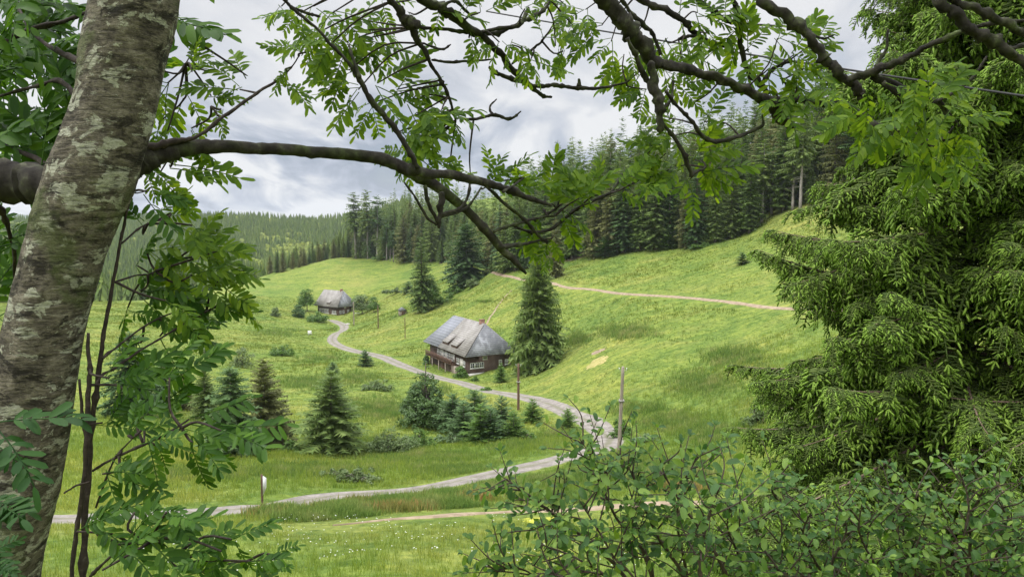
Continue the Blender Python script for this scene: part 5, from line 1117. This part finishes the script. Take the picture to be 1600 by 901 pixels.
    D_ = [(880,5,3,200,80,65),(915,15,3,220,70,75),(895,40,2,-110,30,72),(868,72,1,-100,20,62),(940,40,4,210,50,85),(955,65,3,-130,60,80),(975,85,3,-100,60,75),(990,60,3,-60,80,80),(1040,60,3,-100,60,75),(1062,72,3,-90,80,78),(1060,25,4,10,110,85),(1090,20,4,0,110,90),(1105,52,4,-90,110,85),(1130,28,4,60,90,92),(1160,40,5,0,170,92),(1168,80,5,0,170,92),(1200,108,4,-20,90,92),(1215,60,4,10,80,92),(1240,86,4,0,80,92),(1255,108,3,-30,80,82),(1245,135,4,-50,90,92),(1215,148,3,-90,80,82),(1270,68,3,10,50,70),(1000,110,4,200,50,80),(1010,140,3,210,60,75),(1040,110,3,-60,60,82),(1060,135,3,-20,60,92),(1085,160,4,0,80,82),(1100,190,4,-10,80,85),(1045,185,3,200,60,80),(1052,212,4,-30,150,82),(1040,240,4,180,60,85),(1025,230,3,160,50,80),(1060,262,3,200,50,85),(1085,250,4,10,80,90),(1098,270,4,-10,40,92),(1078,280,3,-90,60,72),(1045,265,3,190,50,90),(1120,225,2,60,60,60)]
    for a in D_: cluster(LV, tw, br, a[0], a[1], 2.85, *a[2:], thin=.12)
    F_ = []
    for gx in range(-30, 235, 33):
        for gy in range(-20, 500, 34):
            if gx > 200-gy*.28 and gy > 40: continue
            if gy > 320 and gx > 60: continue
            if 255 < gy < 325 and gx < 90: continue
            if gy < 60 and 40 < gx < 130: continue
            F_.append((gx+RB.uniform(-14, 14), gy+RB.uniform(-14, 14), 2, RB.uniform(-60, 60)+(180 if RB.random() < .3 else 0), 60, RB.uniform(120, 160)))
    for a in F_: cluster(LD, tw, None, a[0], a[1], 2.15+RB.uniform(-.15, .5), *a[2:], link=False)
    # the dark twigs that carry the leaves behind the trunk
    bt = MB(); pp = []
    for k, (p_, y0, y1) in enumerate([([(110,310,9),(60,250,6),(10,230,4),(-40,200,3)], 1.9, 2.3), ([(150,200,8),(100,130,5),(60,134,4),(0,150,3)], 1.85, 2.2), ([(-140,220,20),(-60,120,10),(20,60,6),(110,30,4),(160,10,3)], 1.9, 2.3), ([(-60,255,14),(0,330,6),(20,380,4),(25,440,3)], 1.9, 2.2), ([(130,100,8),(60,60,4),(20,0,3)], 1.9, 2.3), ([(150,140,6),(110,190,4),(50,195,3),(0,180,2)], 1.9,2.3)]): pp.append(pxbranch(bt, p_, y0, y1, 0, .3, seed=k))
    for m_ in (bt, tw):
        for k in range(len(m_.v)): m_.v[k] = m_.v[k]-off
    bt.build('branch', [M['twig']], root, smooth=True); build_pieces(tw, 'twig', 'twig', root)
    for L_ in (LV, LD): L_.p = [q-off for q in L_.p]
    LV.build('foliage', 'rowan_leaf', root); o = LD.build('foliage', 'rowan_dark', root); o['label'] = 'dark green foliage left of the trunk'
rowan_left()
# ================================================================== second rowan, its trunk to the right of the view
def rowan_right():
    gx, gy = 3.9, 2.2; g = height(gx, gy)[0]; root = empty('rowan_tree', (gx, gy, g), 'overhanging rowan whose mossy dark boughs enter at the upper right before the spruce', 'tree'); off = np.array(root.location)
    mb = MB(); W = smooth_poly([[gx, gy, g-.3, .14], [gx, gy, g+.6, .12], [gx-.05, gy+.02, -.6, .11], [gx-.1, gy+.05, .5, .10], [gx-.3, gy+.1, 1.3, .085], [gx-.9, gy+.2, 1.9, .07]], 8); tube(mb, W[:, :3]-off, W[:, 3], 16, rough=.2); mb.build('trunk', [M['rowan_bark']], root, smooth=True)
    allb = []
    def limb(lst, mat, sides=10, rough=.5):
        m_ = MB()
        for p_, y0, y1 in lst: allb.append(pxbranch(m_, p_, y0, y1, 0, rough, seed=int(p_[0][0]), sides=sides))
        for k in range(len(m_.v)): m_.v[k] = m_.v[k]-off
        return m_.build('branch', [M[mat]], root, smooth=True)
    limb([([(1660,130,9),(1600,100,9.5),(1575,80,9.5),(1540,60,10),(1510,42,11),(1490,20,11),(1470,-2,11),(1500,-80,14),(1700,-220,20),(1980,-330,26)], 2.4, 2.4), ([(1700,90,9),(1600,50,8.5),(1570,38,8.5),(1530,18,8.5),(1488,-2,9),(1480,-30,9)], 2.4, 2.4), ([(1570,76,5),(1600,70,5),(1640,60,5)], 2.4, 2.5)], 'limb', 12)
    limb([([(1345,156,5),(1340,142,8.5),(1325,125,8.5),(1305,109,9),(1290,94,9.5),(1270,65,9.5),(1250,42,10.5),(1225,22,10),(1187,-4,9.5),(1230,-90,11),(1400,-190,14),(1700,-260,18),(1960,-330,24)], 2.7, 2.4), ([(1262,52,2.4),(1285,60,2.2),(1303,55,1.4)], 2.7, 2.7),
          ([(1325,124,6.5),(1350,118,8),(1370,110,8.5),(1392,102,7.5),(1420,90,6.4),(1450,72,5.4),(1490,55,4.5),(1525,42,4.2),(1565,36,4),(1620,32,4)], 2.65, 2.45), ([(1370,104,4),(1384,76,2.8),(1388,46,1.5)], 2.65, 2.65), ([(1362,118,7.5),(1400,134,7.5),(1430,147,7),(1465,160,6),(1481,178,4.6),(1499,197,3)], 2.65, 2.6), ([(1464,159,3.5),(1495,142,3.2),(1520,120,3),(1542,88,1.8)], 2.6, 2.6), ([(1380,128,4),(1410,145,9),(1425,150,5)], 2.62, 2.62)], 'limb', 12, .6)
    limb([([(1470,243,3),(1450,225,4),(1425,208,4)], 2.85, 2.7), ([(1455,230,3),(1478,215,2.6),(1490,198,1.6)], 2.75, 2.7), ([(1400,140,4),(1420,185,3),(1410,204,2)], 2.7, 2.8)], 'limb', 8)
    br = np.vstack(allb); LV = Leaves(); tw = MB()
    E_ = [(1300,150,3,-60,80,85),(1340,170,4,-100,60,92),(1330,140,3,200,50,80),(1400,150,4,-20,100,95),(1430,135,4,-30,90,95),(1420,180,4,-90,90,95),(1450,170,5,0,120,100),(1480,185,5,-30,90,105),(1498,200,5,-30,80,105),(1470,240,5,-80,90,105),(1440,228,4,-140,70,95),(1500,228,3,-10,50,95),(1390,128,3,-40,70,90),(1525,180,3,0,30,95),(1380,195,3,-90,70,85),(1455,210,4,-60,120,100),(1490,250,3,-60,60,90),(1360,130,3,-70,60,85),(1400,215,2,-60,60,70)]
    for a in E_: cluster(LV, tw, br, a[0], a[1], 2.5, *a[2:])
    for k in range(len(tw.v)): tw.v[k] = tw.v[k]-off
    LV.p = [q-off for q in LV.p]; LV.build('foliage', 'rowan_leaf', root)
rowan_right()
# ================================================================== thin rowan stems right of the trunk
def sapling():
    gx, gy = -.98, 1.75; g = height(gx, gy)[0]; root = empty('rowan_sapling', (gx, gy, g), 'slender dark twin stemmed young rowan with drooping leaves just right of the thick trunk', 'sapling'); off = np.array(root.location); allb = []
    def limb(name, lst, sides=9):
        m_ = MB()
        for p_, y0, y1 in lst: allb.append(pxbranch(m_, [(a, b, c*.68) for a, b, c in p_], y0, y1, 0, .25, seed=int(p_[0][1]), sides=sides))
        for k in range(len(m_.v)): m_.v[k] = m_.v[k]-off
        return m_.build(name, [M['twig']], root, smooth=True)
    limb('stem', [([(205,268,2),(204,300,3),(194,350,4),(184,400,4.6),(174,455,5.4),(164,510,6),(155,570,7),(147,640,8),(140,700,9),(134,790,10),(130,900,10),(140,1100,11),(160,1700,14)], 1.8, 1.75), ([(204,302,2.4),(222,300,2),(238,292,1.2)], 1.8, 1.8)])
    limb('stem', [([(138,520,5),(139,570,7),(139,615,7.5),(135,675,8),(131,750,7),(120,825,7),(112,900,7),(115,1050,9),(150,1700,12)], 1.72, 1.72), ([(124,592,4),(128,640,5),(136,690,5)], 1.72, 1.72)])
    s1 = limb('branch', [([(150,600,4),(160,585,3.6),(180,574,3.4),(215,550,3.2),(255,526,3),(295,502,2.6),(322,488,1.8)], 1.75, 2.0), ([(160,560,3.6),(185,540,3.2),(215,517,3),(250,496,2.6),(285,484,2)], 1.75, 2.0), ([(145,735,4.5),(175,717,4.2),(225,694,4),(260,678,3),(284,668,2)], 1.75, 1.6), ([(150,792,4),(165,750,3.6),(182,712,3),(212,680,2)], 1.75, 1.6), ([(138,905,5),(160,880,4.5),(190,857,4),(235,845,3)], 1.75, 1.5), ([(180,440,3),(215,430,2.6),(250,428,2.2)], 1.8, 2.0), ([(190,380,3),(225,352,2.6),(262,342,2)], 1.8, 2.0), ([(230,430,2.5),(262,415,2.4),(300,400,2)], 1.9, 2.1), ([(320,900,3),(350,882,2.6),(390,876,2.2),(430,872,1.4)], 1.6, 1.7), ([(235,846,3),(280,870,2.6),(325,898,2.4)], 1.5, 1.6), ([(100,770,3),(120,758,3),(140,752,3)], 1.7, 1.7)], 8)
    br = np.vstack(allb); LV = Leaves(); LD = Leaves(); tw = MB()
    G_ = [(225,352,2,160,40,90),(245,345,3,20,40,105),(262,352,3,-20,40,110),(300,352,2,-30,30,90),(270,385,3,10,50,110),(310,385,3,35,30,105),(300,402,2,0,14,112),(340,392,2,8,16,85),(230,395,3,-20,60,105),(215,415,3,-10,80,105),(250,430,4,-10,60,115),(300,430,4,-10,40,110),(340,440,3,-5,30,95),(220,455,4,-10,60,115),(260,470,4,-10,45,110),(285,484,3,15,40,110),(320,488,3,5,40,95),(360,470,2,-15,25,70),(290,505,3,-40,50,90),(250,525,3,-30,60,95),(215,535,3,-60,60,85),(200,480,3,-60,80,95),(230,300,3,-20,60,90)]
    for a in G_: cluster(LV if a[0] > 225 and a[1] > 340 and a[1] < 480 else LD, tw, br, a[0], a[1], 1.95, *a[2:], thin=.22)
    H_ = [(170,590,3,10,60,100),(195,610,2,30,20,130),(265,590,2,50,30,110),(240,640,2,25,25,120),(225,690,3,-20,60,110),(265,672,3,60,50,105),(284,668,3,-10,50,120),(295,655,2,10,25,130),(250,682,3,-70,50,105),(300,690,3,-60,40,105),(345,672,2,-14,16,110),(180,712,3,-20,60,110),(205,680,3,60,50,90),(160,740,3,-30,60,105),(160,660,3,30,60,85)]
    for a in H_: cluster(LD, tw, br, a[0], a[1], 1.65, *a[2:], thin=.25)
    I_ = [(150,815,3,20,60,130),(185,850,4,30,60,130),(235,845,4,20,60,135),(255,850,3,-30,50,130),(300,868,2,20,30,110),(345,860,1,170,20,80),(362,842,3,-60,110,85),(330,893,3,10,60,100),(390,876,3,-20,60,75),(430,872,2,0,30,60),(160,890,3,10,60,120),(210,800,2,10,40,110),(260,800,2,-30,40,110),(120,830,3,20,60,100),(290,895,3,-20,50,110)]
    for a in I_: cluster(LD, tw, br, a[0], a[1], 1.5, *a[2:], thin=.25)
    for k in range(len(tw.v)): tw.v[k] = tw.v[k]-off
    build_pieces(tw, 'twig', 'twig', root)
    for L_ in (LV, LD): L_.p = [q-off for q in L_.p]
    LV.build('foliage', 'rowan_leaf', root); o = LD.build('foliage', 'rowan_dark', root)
sapling()
def near_sprig():
    gx, gy = -1.05, .85; g = height(gx, gy)[0]; root = empty('rowan_sapling', (gx, gy, g), 'nearest rowan shoot poking soft green leaves in front of the trunk at lower left', 'sapling'); off = np.array(root.location); m_ = MB(); pts = []
    for p_, y0, y1 in [([(-60,600,3),(-70,760,5),(-110,1000,7),(-180,1500,9),(-330,2300,12)], 1.0, .9), ([(-66,700,3),(-40,670,3),(-5,655,2)], 1.0, 1.0), ([(-80,830,3),(-50,800,3),(-15,790,2)], 1.0, 1.0), ([(-90,900,3),(-50,880,3),(-15,870,2)], 1.0, 1.0)]: pts.append(pxbranch(m_, p_, y0, y1, 0, .2, sides=8))
    br = np.vstack(pts); LD = Leaves(); tw = MB()
    for a in [(-15,655,4,-8,30,150),(-30,690,3,-40,30,130),(-20,790,4,-5,30,135),(-30,830,2,-30,30,120),(-20,872,3,10,40,90)]: cluster(LD, tw, br, a[0], a[1], 1.0, *a[2:], face=.4)
    for q in (m_, tw):
        for k in range(len(q.v)): q.v[k] = q.v[k]-off
    m_.build('stem', [M['twig']], root, smooth=True)
    LD.p = [q-off for q in LD.p]; LD.build('foliage', 'rowan_near', root)
near_sprig()

# ================================================================== the big near spruce
def sp_template(seed, L=.62, shoots=9, hangf=1.0):
    """branchlet leaving along +Y and hanging down: dark needle brush (0) with fresh shoots (1)"""
    rg = np.random.default_rng(seed); V = []; T = []; MI = []
    def path(t): 
        o = .66*L*(1-math.exp(-2.0*t)); return np.array([0, o, .04*L*t-L*(t**1.6)*.88*hangf])
    def brush(a, b, r, m, k=3):
        d = b-a; ln = np.linalg.norm(d); d = d/ln; u = np.cross(d, rg.normal(size=3)); u /= np.linalg.norm(u); w = np.cross(d, u); n = len(V)
        c1 = a+d*ln*.14; c2 = a+d*ln*.80
        V.append(a); 
        for c, q in ((c1, r), (c2, r*.92)):
            for j in range(k): an = 6.283*j/k; V.append(c+(u*math.cos(an)+w*math.sin(an))*q*rg.uniform(.8, 1.15))
        V.append(b)
        for j in range(k):
            j2 = (j+1) % k; T.append([n, n+1+j2, n+1+j]); T.append([n+1+j, n+1+j2, n+1+k+j2]); T.append([n+1+j, n+1+k+j2, n+1+k+j]); T.append([n+1+k+j, n+1+k+j2, n+1+2*k]); MI.extend([m]*4)
    ts = np.linspace(0, 1, 6)
    for i in range(5): brush(path(ts[i]), path(min(1, ts[i+1]+.05)), .017*(1-.2*ts[i]), 0)
    for s in range(shoots):
        t = .18+.80*(s+.5)/shoots; a = path(t); sd = 1 if s % 2 else -1; ln = rg.uniform(.07, .125)
        mid = a+np.array([sd*rg.uniform(.03, .13), rg.uniform(-.01, .06), -.015]); brush(a, mid, .014, 0); d = np.array([sd*rg.uniform(.0, .9), rg.uniform(-.1, .8), -rg.uniform(.25, 1.1)]); d /= np.linalg.norm(d); brush(mid, mid+d*ln, rg.uniform(.0115, .0165), 1)
    e = path(1.0); brush(e, e+np.array([0, .02, -.12]), .016, 1); brush(e, e+np.array([.06, .04, -.08]), .014, 1); brush(e, e+np.array([-.06, .04, -.08]), .014, 1)
    return np.array(V), np.array(T), np.array(MI)
SPT = [sp_template(k, (.26, .44, .36, .66, .54, .22, .40, .60)[k], 13+k % 4, (1.0, .5, .8, 1.0, .4, .6, 1.0, .7)[k]) for k in range(8)]
def big_spruce(name, gx, gy, H, Rmax, z0, seed, label, step=.36, per=8, spacing=.052, cones=10, size=1.0, prof=.9, ulim=(-9, 9)):
    rg = np.random.default_rng(seed); g = height(gx, gy)[0]; root = empty(name, (gx, gy, g), label, 'spruce'); tb = MB(); z = np.linspace(-.5, H, 24); tr = .19*(1-z/H*.92)
    tube(tb, np.column_stack([.04*np.sin(z*.7), .04*np.cos(z*.5), z]), tr, 14, rough=.12, seed=seed); tb.build('trunk', [M['bark']], root, smooth=True)
    bm_ = MB(); pos = []; dirs = []; scl = []; dead = MB(); cn = []; h = z0
    while h < H-.35:
        t = (h-z0)/(H-z0); Rr = Rmax*(1-t)**prof; k = max(4, int(per*(.6+.4*(1-t)))); ph = rg.uniform(0, 6.28)
        for j in range(k):
            a = ph+6.283*j/k+rg.normal(0, .22); L = Rr*(rg.uniform(.72, 1.12) if t < .4 else rg.uniform(.6, 1.12))+.25; e0 = R(20*t+2+rg.normal(0, 11)); hd = np.array([math.cos(a), math.sin(a), 0]); wx = gx+hd[0]*L*.6; wy = gy+hd[1]*L*.6
            if not (ulim[0] < wx/max(wy, .1) < ulim[1]): continue
            n = max(6, int(L/.18)); s = np.linspace(0, 1, n); hh = h+rg.normal(0, .18); sag = .30*(1-t)+.05
            pts = np.column_stack([hd[0]*L*s, hd[1]*L*s, hh+math.tan(e0)*L*s-sag*L*(s**1.4)*(1-.25*s**3)]); sd = np.array([-hd[1], hd[0], 0]); bend = rg.normal(0, .07)
            pts += sd*(bend*L*s**2)[:, None]; tube(bm_, pts, np.linspace(.012+.008*L, .004, n), 5, rough=.1)
            d = .16; 
            while d < 1.0:
                q = np.array([np.interp(d, s, pts[:, c]) for c in range(3)]); lb = (.42+.55*min(1, (1-d)*L*.9))*rg.uniform(.55, 1.35)
                for sgn in (-1, 1):
                    if rg.random() < .12+.30*(d < .35) or (.5 < math.sin(d*L*9+j*2.1)*.5+.5 < .62): continue
                    pos.append(q+rg.normal(0, .015, 3)); dirs.append(hd*rg.uniform(.2, .9)+sd*sgn*rg.uniform(.4, 1.0)+[0, 0, rg.normal(-.05, .22)]); scl.append(lb*size*1.25)
                d += spacing/L*rg.uniform(.7, 1.3)
            for _ in range(2): pos.append(pts[-1]); dirs.append(hd+rg.normal(0, .25, 3)); scl.append(.75*size)
            if rg.random() < .55:   # bare dead twigs hanging in the crown
                q0 = pts[int(n*rg.uniform(.25, .9))]
                for _ in range(rg.integers(2, 5)):
                    e = q0+[rg.normal(0, .18), rg.normal(0, .18), -rg.uniform(.15, .5)]; m2 = (q0+e)/2+rg.normal(0, .05, 3); tube(dead, [q0, m2, e], [.006, .005, .003], 4)
                    tube(dead, [m2, m2+rg.normal(0, .10, 3)-[0, 0, .08]], [.004, .002], 4)
            if rg.random() < .16 and len(cn) < cones: cn.append(pts[-2]-[0, 0, .08])
        h += step*rg.uniform(.8, 1.2)
    bm_.build('branches', [M['deadtwig']], root, smooth=True); build_pieces(dead, 'dead_twig', 'deadtwig', root)
    pos = np.array(pos); dirs = np.array(dirs); scl = np.array(scl); ti = rg.integers(len(SPT), size=len(pos)); V = []; T = []; MI = []; n = 0
    for k, (tv, tt, mi) in enumerate(SPT):
        q = np.where(ti == k)[0]; v, f = rep(tv, [tt], frames(dirs[q], rg.normal(0, .15, len(q))), scl[q], pos[q]); V.append(v); T.append(f[0]+n); MI.append(np.tile(mi, len(q))); n += len(v)
    print(name, 'branchlets', len(pos)); build('crown', np.concatenate(V), [np.concatenate(T)], [M['needle'], M['shoot']], np.concatenate(MI), parent=root)
    for c in cn:
        m_ = MB(); zz = np.linspace(0, -.12, 7); tube(m_, np.column_stack([zz*0, zz*0, zz])+c, np.array([.006, .016, .02, .021, .019, .014, .006]), 10, rough=.5); m_.build('cone', [M['cone']], root)
big_spruce('spruce_tree', 7.9, 12.6, 16.8, 4.55, .7, 5, 'huge near spruce with bright fresh shoots filling the right side of the view')
big_spruce('spruce_tree', 9.6, 11.3, 12.0, 3.4, .8, 9, 'second near spruce at the extreme right, overlapping the huge one', spacing=.10, ulim=(-9, .86), cones=5)

# ================================================================== leafy bush in the lower right corner
def ovate(seed):
    rg = np.random.default_rng(seed); v, t = leaflet(1.0, rg.uniform(.21, .28), rg.uniform(.15, .5), rg.uniform(.1, .5)); v[:, 1] = v[:, 1]+.12
    ws = v.copy(); V = np.vstack([ws, [[-.012, 0, 0], [.012, 0, 0], [0, .14, 0]]]); T = np.vstack([t, [[len(ws), len(ws)+1, len(ws)+2]]]); return V, T
OV = [ovate(k) for k in range(8)]
def bush(name, label, stems, bx, by, seed, nleaf=1.0, lsize=.038, mat='bush_leaf'):
    rg = np.random.default_rng(seed); g = height(bx, by)[0]; root = empty(name, (bx, by, g), label, 'bush'); off = np.array(root.location); LV = Leaves(); tw = MB(); m_ = MB()
    def leafrow(W, t0=.15, dens=1.0):
        d = np.concatenate([[0], np.cumsum(np.linalg.norm(np.diff(W, axis=0), axis=1))]); s = d[-1]*t0; k = 0
        while s < d[-1]:
            q = np.array([np.interp(s, d, W[:, c]) for c in range(3)]); tn = W[min(len(W)-1, np.searchsorted(d, s))]-W[max(0, np.searchsorted(d, s)-2)]; tn /= np.linalg.norm(tn)+1e-9
            sdv = np.cross(tn, rg.normal(size=3)); sdv /= np.linalg.norm(sdv)+1e-9; dd = tn*rg.uniform(.1, .7)+sdv*.9+[0, 0, -.12]; nr = np.array([rg.normal(0, .5), -rg.uniform(0, .7), rg.uniform(.5, 1.2)]); LV.add(q, dd, nr/np.linalg.norm(nr), lsize*rg.uniform(.45, 1.35))
            s += .0165/dens*rg.uniform(.6, 1.5); k += 1
        e = W[-1]
        for _ in range(3): dd = (W[-1]-W[-2]); dd = dd/np.linalg.norm(dd)+rg.normal(0, .5, 3); LV.add(e, dd, np.array([0, -.4, .9]), lsize*rg.uniform(.5, .9))
    for k, (pts, y0, y1) in enumerate(stems):
        W = pxbranch(m_, pts+[(pts[-1][0]*.8+bxpix(bx, by)*.2, 1010, pts[-1][2]+1)], y1, y0, 0, .25, seed=k+seed, sides=7, wob=1.6); W = W[::-1]
        tube(m_, smooth_poly([[bx+rg.normal(0, .06), by+rg.normal(0, .06), g-.2], (np.array([bx, by, g])*.4+W[0]*.6)+[0, 0, -.1], W[0]], 5), np.linspace(.016, .008, 11), 6, rough=.2)
        n = len(W); leafrow(W[int(n*.45):], 0, .55)
        for j in range(int(n*.22), n-1, 2):
            for _ in range(1 if rg.random() < .75 else 2):
                L = rg.uniform(.10, .34)*(1.15-.6*j/n); tn = W[j+1]-W[j]; tn /= np.linalg.norm(tn); sdv = rg.normal(size=3)*[1, .8, .7]; sdv -= tn*np.dot(sdv, tn); sdv /= np.linalg.norm(sdv)
                e = W[j]+(tn*.55+sdv*.8+[0, 0, .18])*L; m2 = (W[j]+e)/2+rg.normal(0, .015, 3); Q = smooth_poly([W[j], m2, e], 4); tube(tw, Q, np.linspace(.0036, .0014, len(Q)), 5); leafrow(Q, .12, nleaf)
                if L > .2:
                    e2 = m2+(tn*.3+rg.normal(0, .6, 3)+[0, 0, .2])*L*.5; Q = smooth_poly([m2, (m2+e2)/2, e2], 3); tube(tw, Q, np.linspace(.0026, .0012, len(Q)), 4); leafrow(Q, .1, nleaf)
    for q in (m_, tw):
        for k in range(len(q.v)): q.v[k] = q.v[k]-off
    m_.build('stems', [M['bush_twig']], root, smooth=True); build_pieces(tw, 'twig', 'bush_twig', root); LV.p = [q-off for q in LV.p]; print(name, 'leaves', len(LV.p)); LV.build('foliage', mat, root, OV)
def bxpix(x, y): return 800+x/y*F*.99
S1 = [([(787,746,1.4),(815,765,2),(850,790,2.6),(880,815,3),(930,855,3.6),(980,905,4.4)], 3.0, 2.7), ([(905,684,1.2),(925,715,1.8),(938,755,2.4),(965,810,3),(1010,870,4)], 3.0, 2.7), ([(962,706,1.2),(985,735,1.8),(1000,775,2.4),(1030,840,3.4),(1070,905,4.4)], 2.9, 2.7),
      ([(1030,715,1.2),(1045,755,2),(1075,800,2.8),(1110,850,3.6),(1135,905,4.6)], 2.9, 2.6), ([(1092,705,1.2),(1078,735,1.6),(1062,770,2.2),(1060,830,2.8),(1075,900,3.6)], 3.1, 2.8), ([(1125,760,1.2),(1110,800,2),(1098,850,2.8),(1095,905,3.6)], 2.6, 2.5), ([(845,850,1.2),(880,862,1.8),(925,885,2.6),(960,915,3)], 2.6, 2.5), ([(838,895,1.2),(880,900,1.8),(930,925,2.6)], 2.4, 2.4), ([(905,780,1.2),(930,820,2),(960,870,2.6),(1000,915,3)], 2.7, 2.6), ([(775,893,1),(800,888,1.4),(840,905,2)], 2.6, 2.5)]
bush('bush', 'dark green leafy bush right of bottom centre, its twigs reaching over the road bend', S1, .95, 2.75, 31, .55)
S2 = []
rs = np.random.default_rng(6)
for k, px in enumerate(range(1150, 1640, 34)):
    top = 775+rs.uniform(-55, 60)+(12 if px > 1400 else 0); x0 = px+rs.uniform(-20, 20); S2.append(([(x0, top, 1.2), (x0+rs.uniform(-25, 25), top+45, 2), (x0*.9+1400*.1+rs.uniform(-20, 20), top+100, 3), (x0*.8+1400*.2, 905, 4)], 2.9+rs.uniform(-.3, .5), 2.7))
bush('bush', 'wide leafy bush along the bottom right corner under the near spruce', S2, 1.75, 2.85, 32, .72)
# ================================================================== black cable crossing the upper right
def cable():
    a = PV(1720, 168, 6.4); b = PV(760, 18, 13.0); t = np.linspace(0, 1, 60)[:, None]; W = a*(1-t)+b*t; W[:, 2] -= (t*(1-t))[:, 0]*.10; m_ = MB(); tube(m_, W, np.full(60, .011), 8); o = m_.build('cable', [M['rubber']], smooth=True); tag(o, 'black overhead cable slanting down across the upper right boughs', 'cable')
M['rubber'] = surf("black_cable_rubber", [(0.3, (0.012, 0.012, 0.013)), (0.7, (0.03, 0.03, 0.032))], 20, 3, .6, .1, .002)
cable()
# ================================================================== haze
def haze():
    m, t, o = new_mat("haze_air"); v = N(t, 'ShaderNodeVolumePrincipled'); v.inputs['Density'].default_value = HAZE; v.inputs['Color'].default_value = (.86, .92, 1.0, 1); v.inputs['Anisotropy'].default_value = .2
    t.links.new(v.outputs[0], o.inputs['Volume']); b = MB(); b.box((-5600, -60, -420), (3000, 5700, 150)); h = b.build('haze', [m]); tag(h, 'thin bluish air softening the far ridge', 'haze', None, 'stuff')
HAZE = 0.000075
haze()
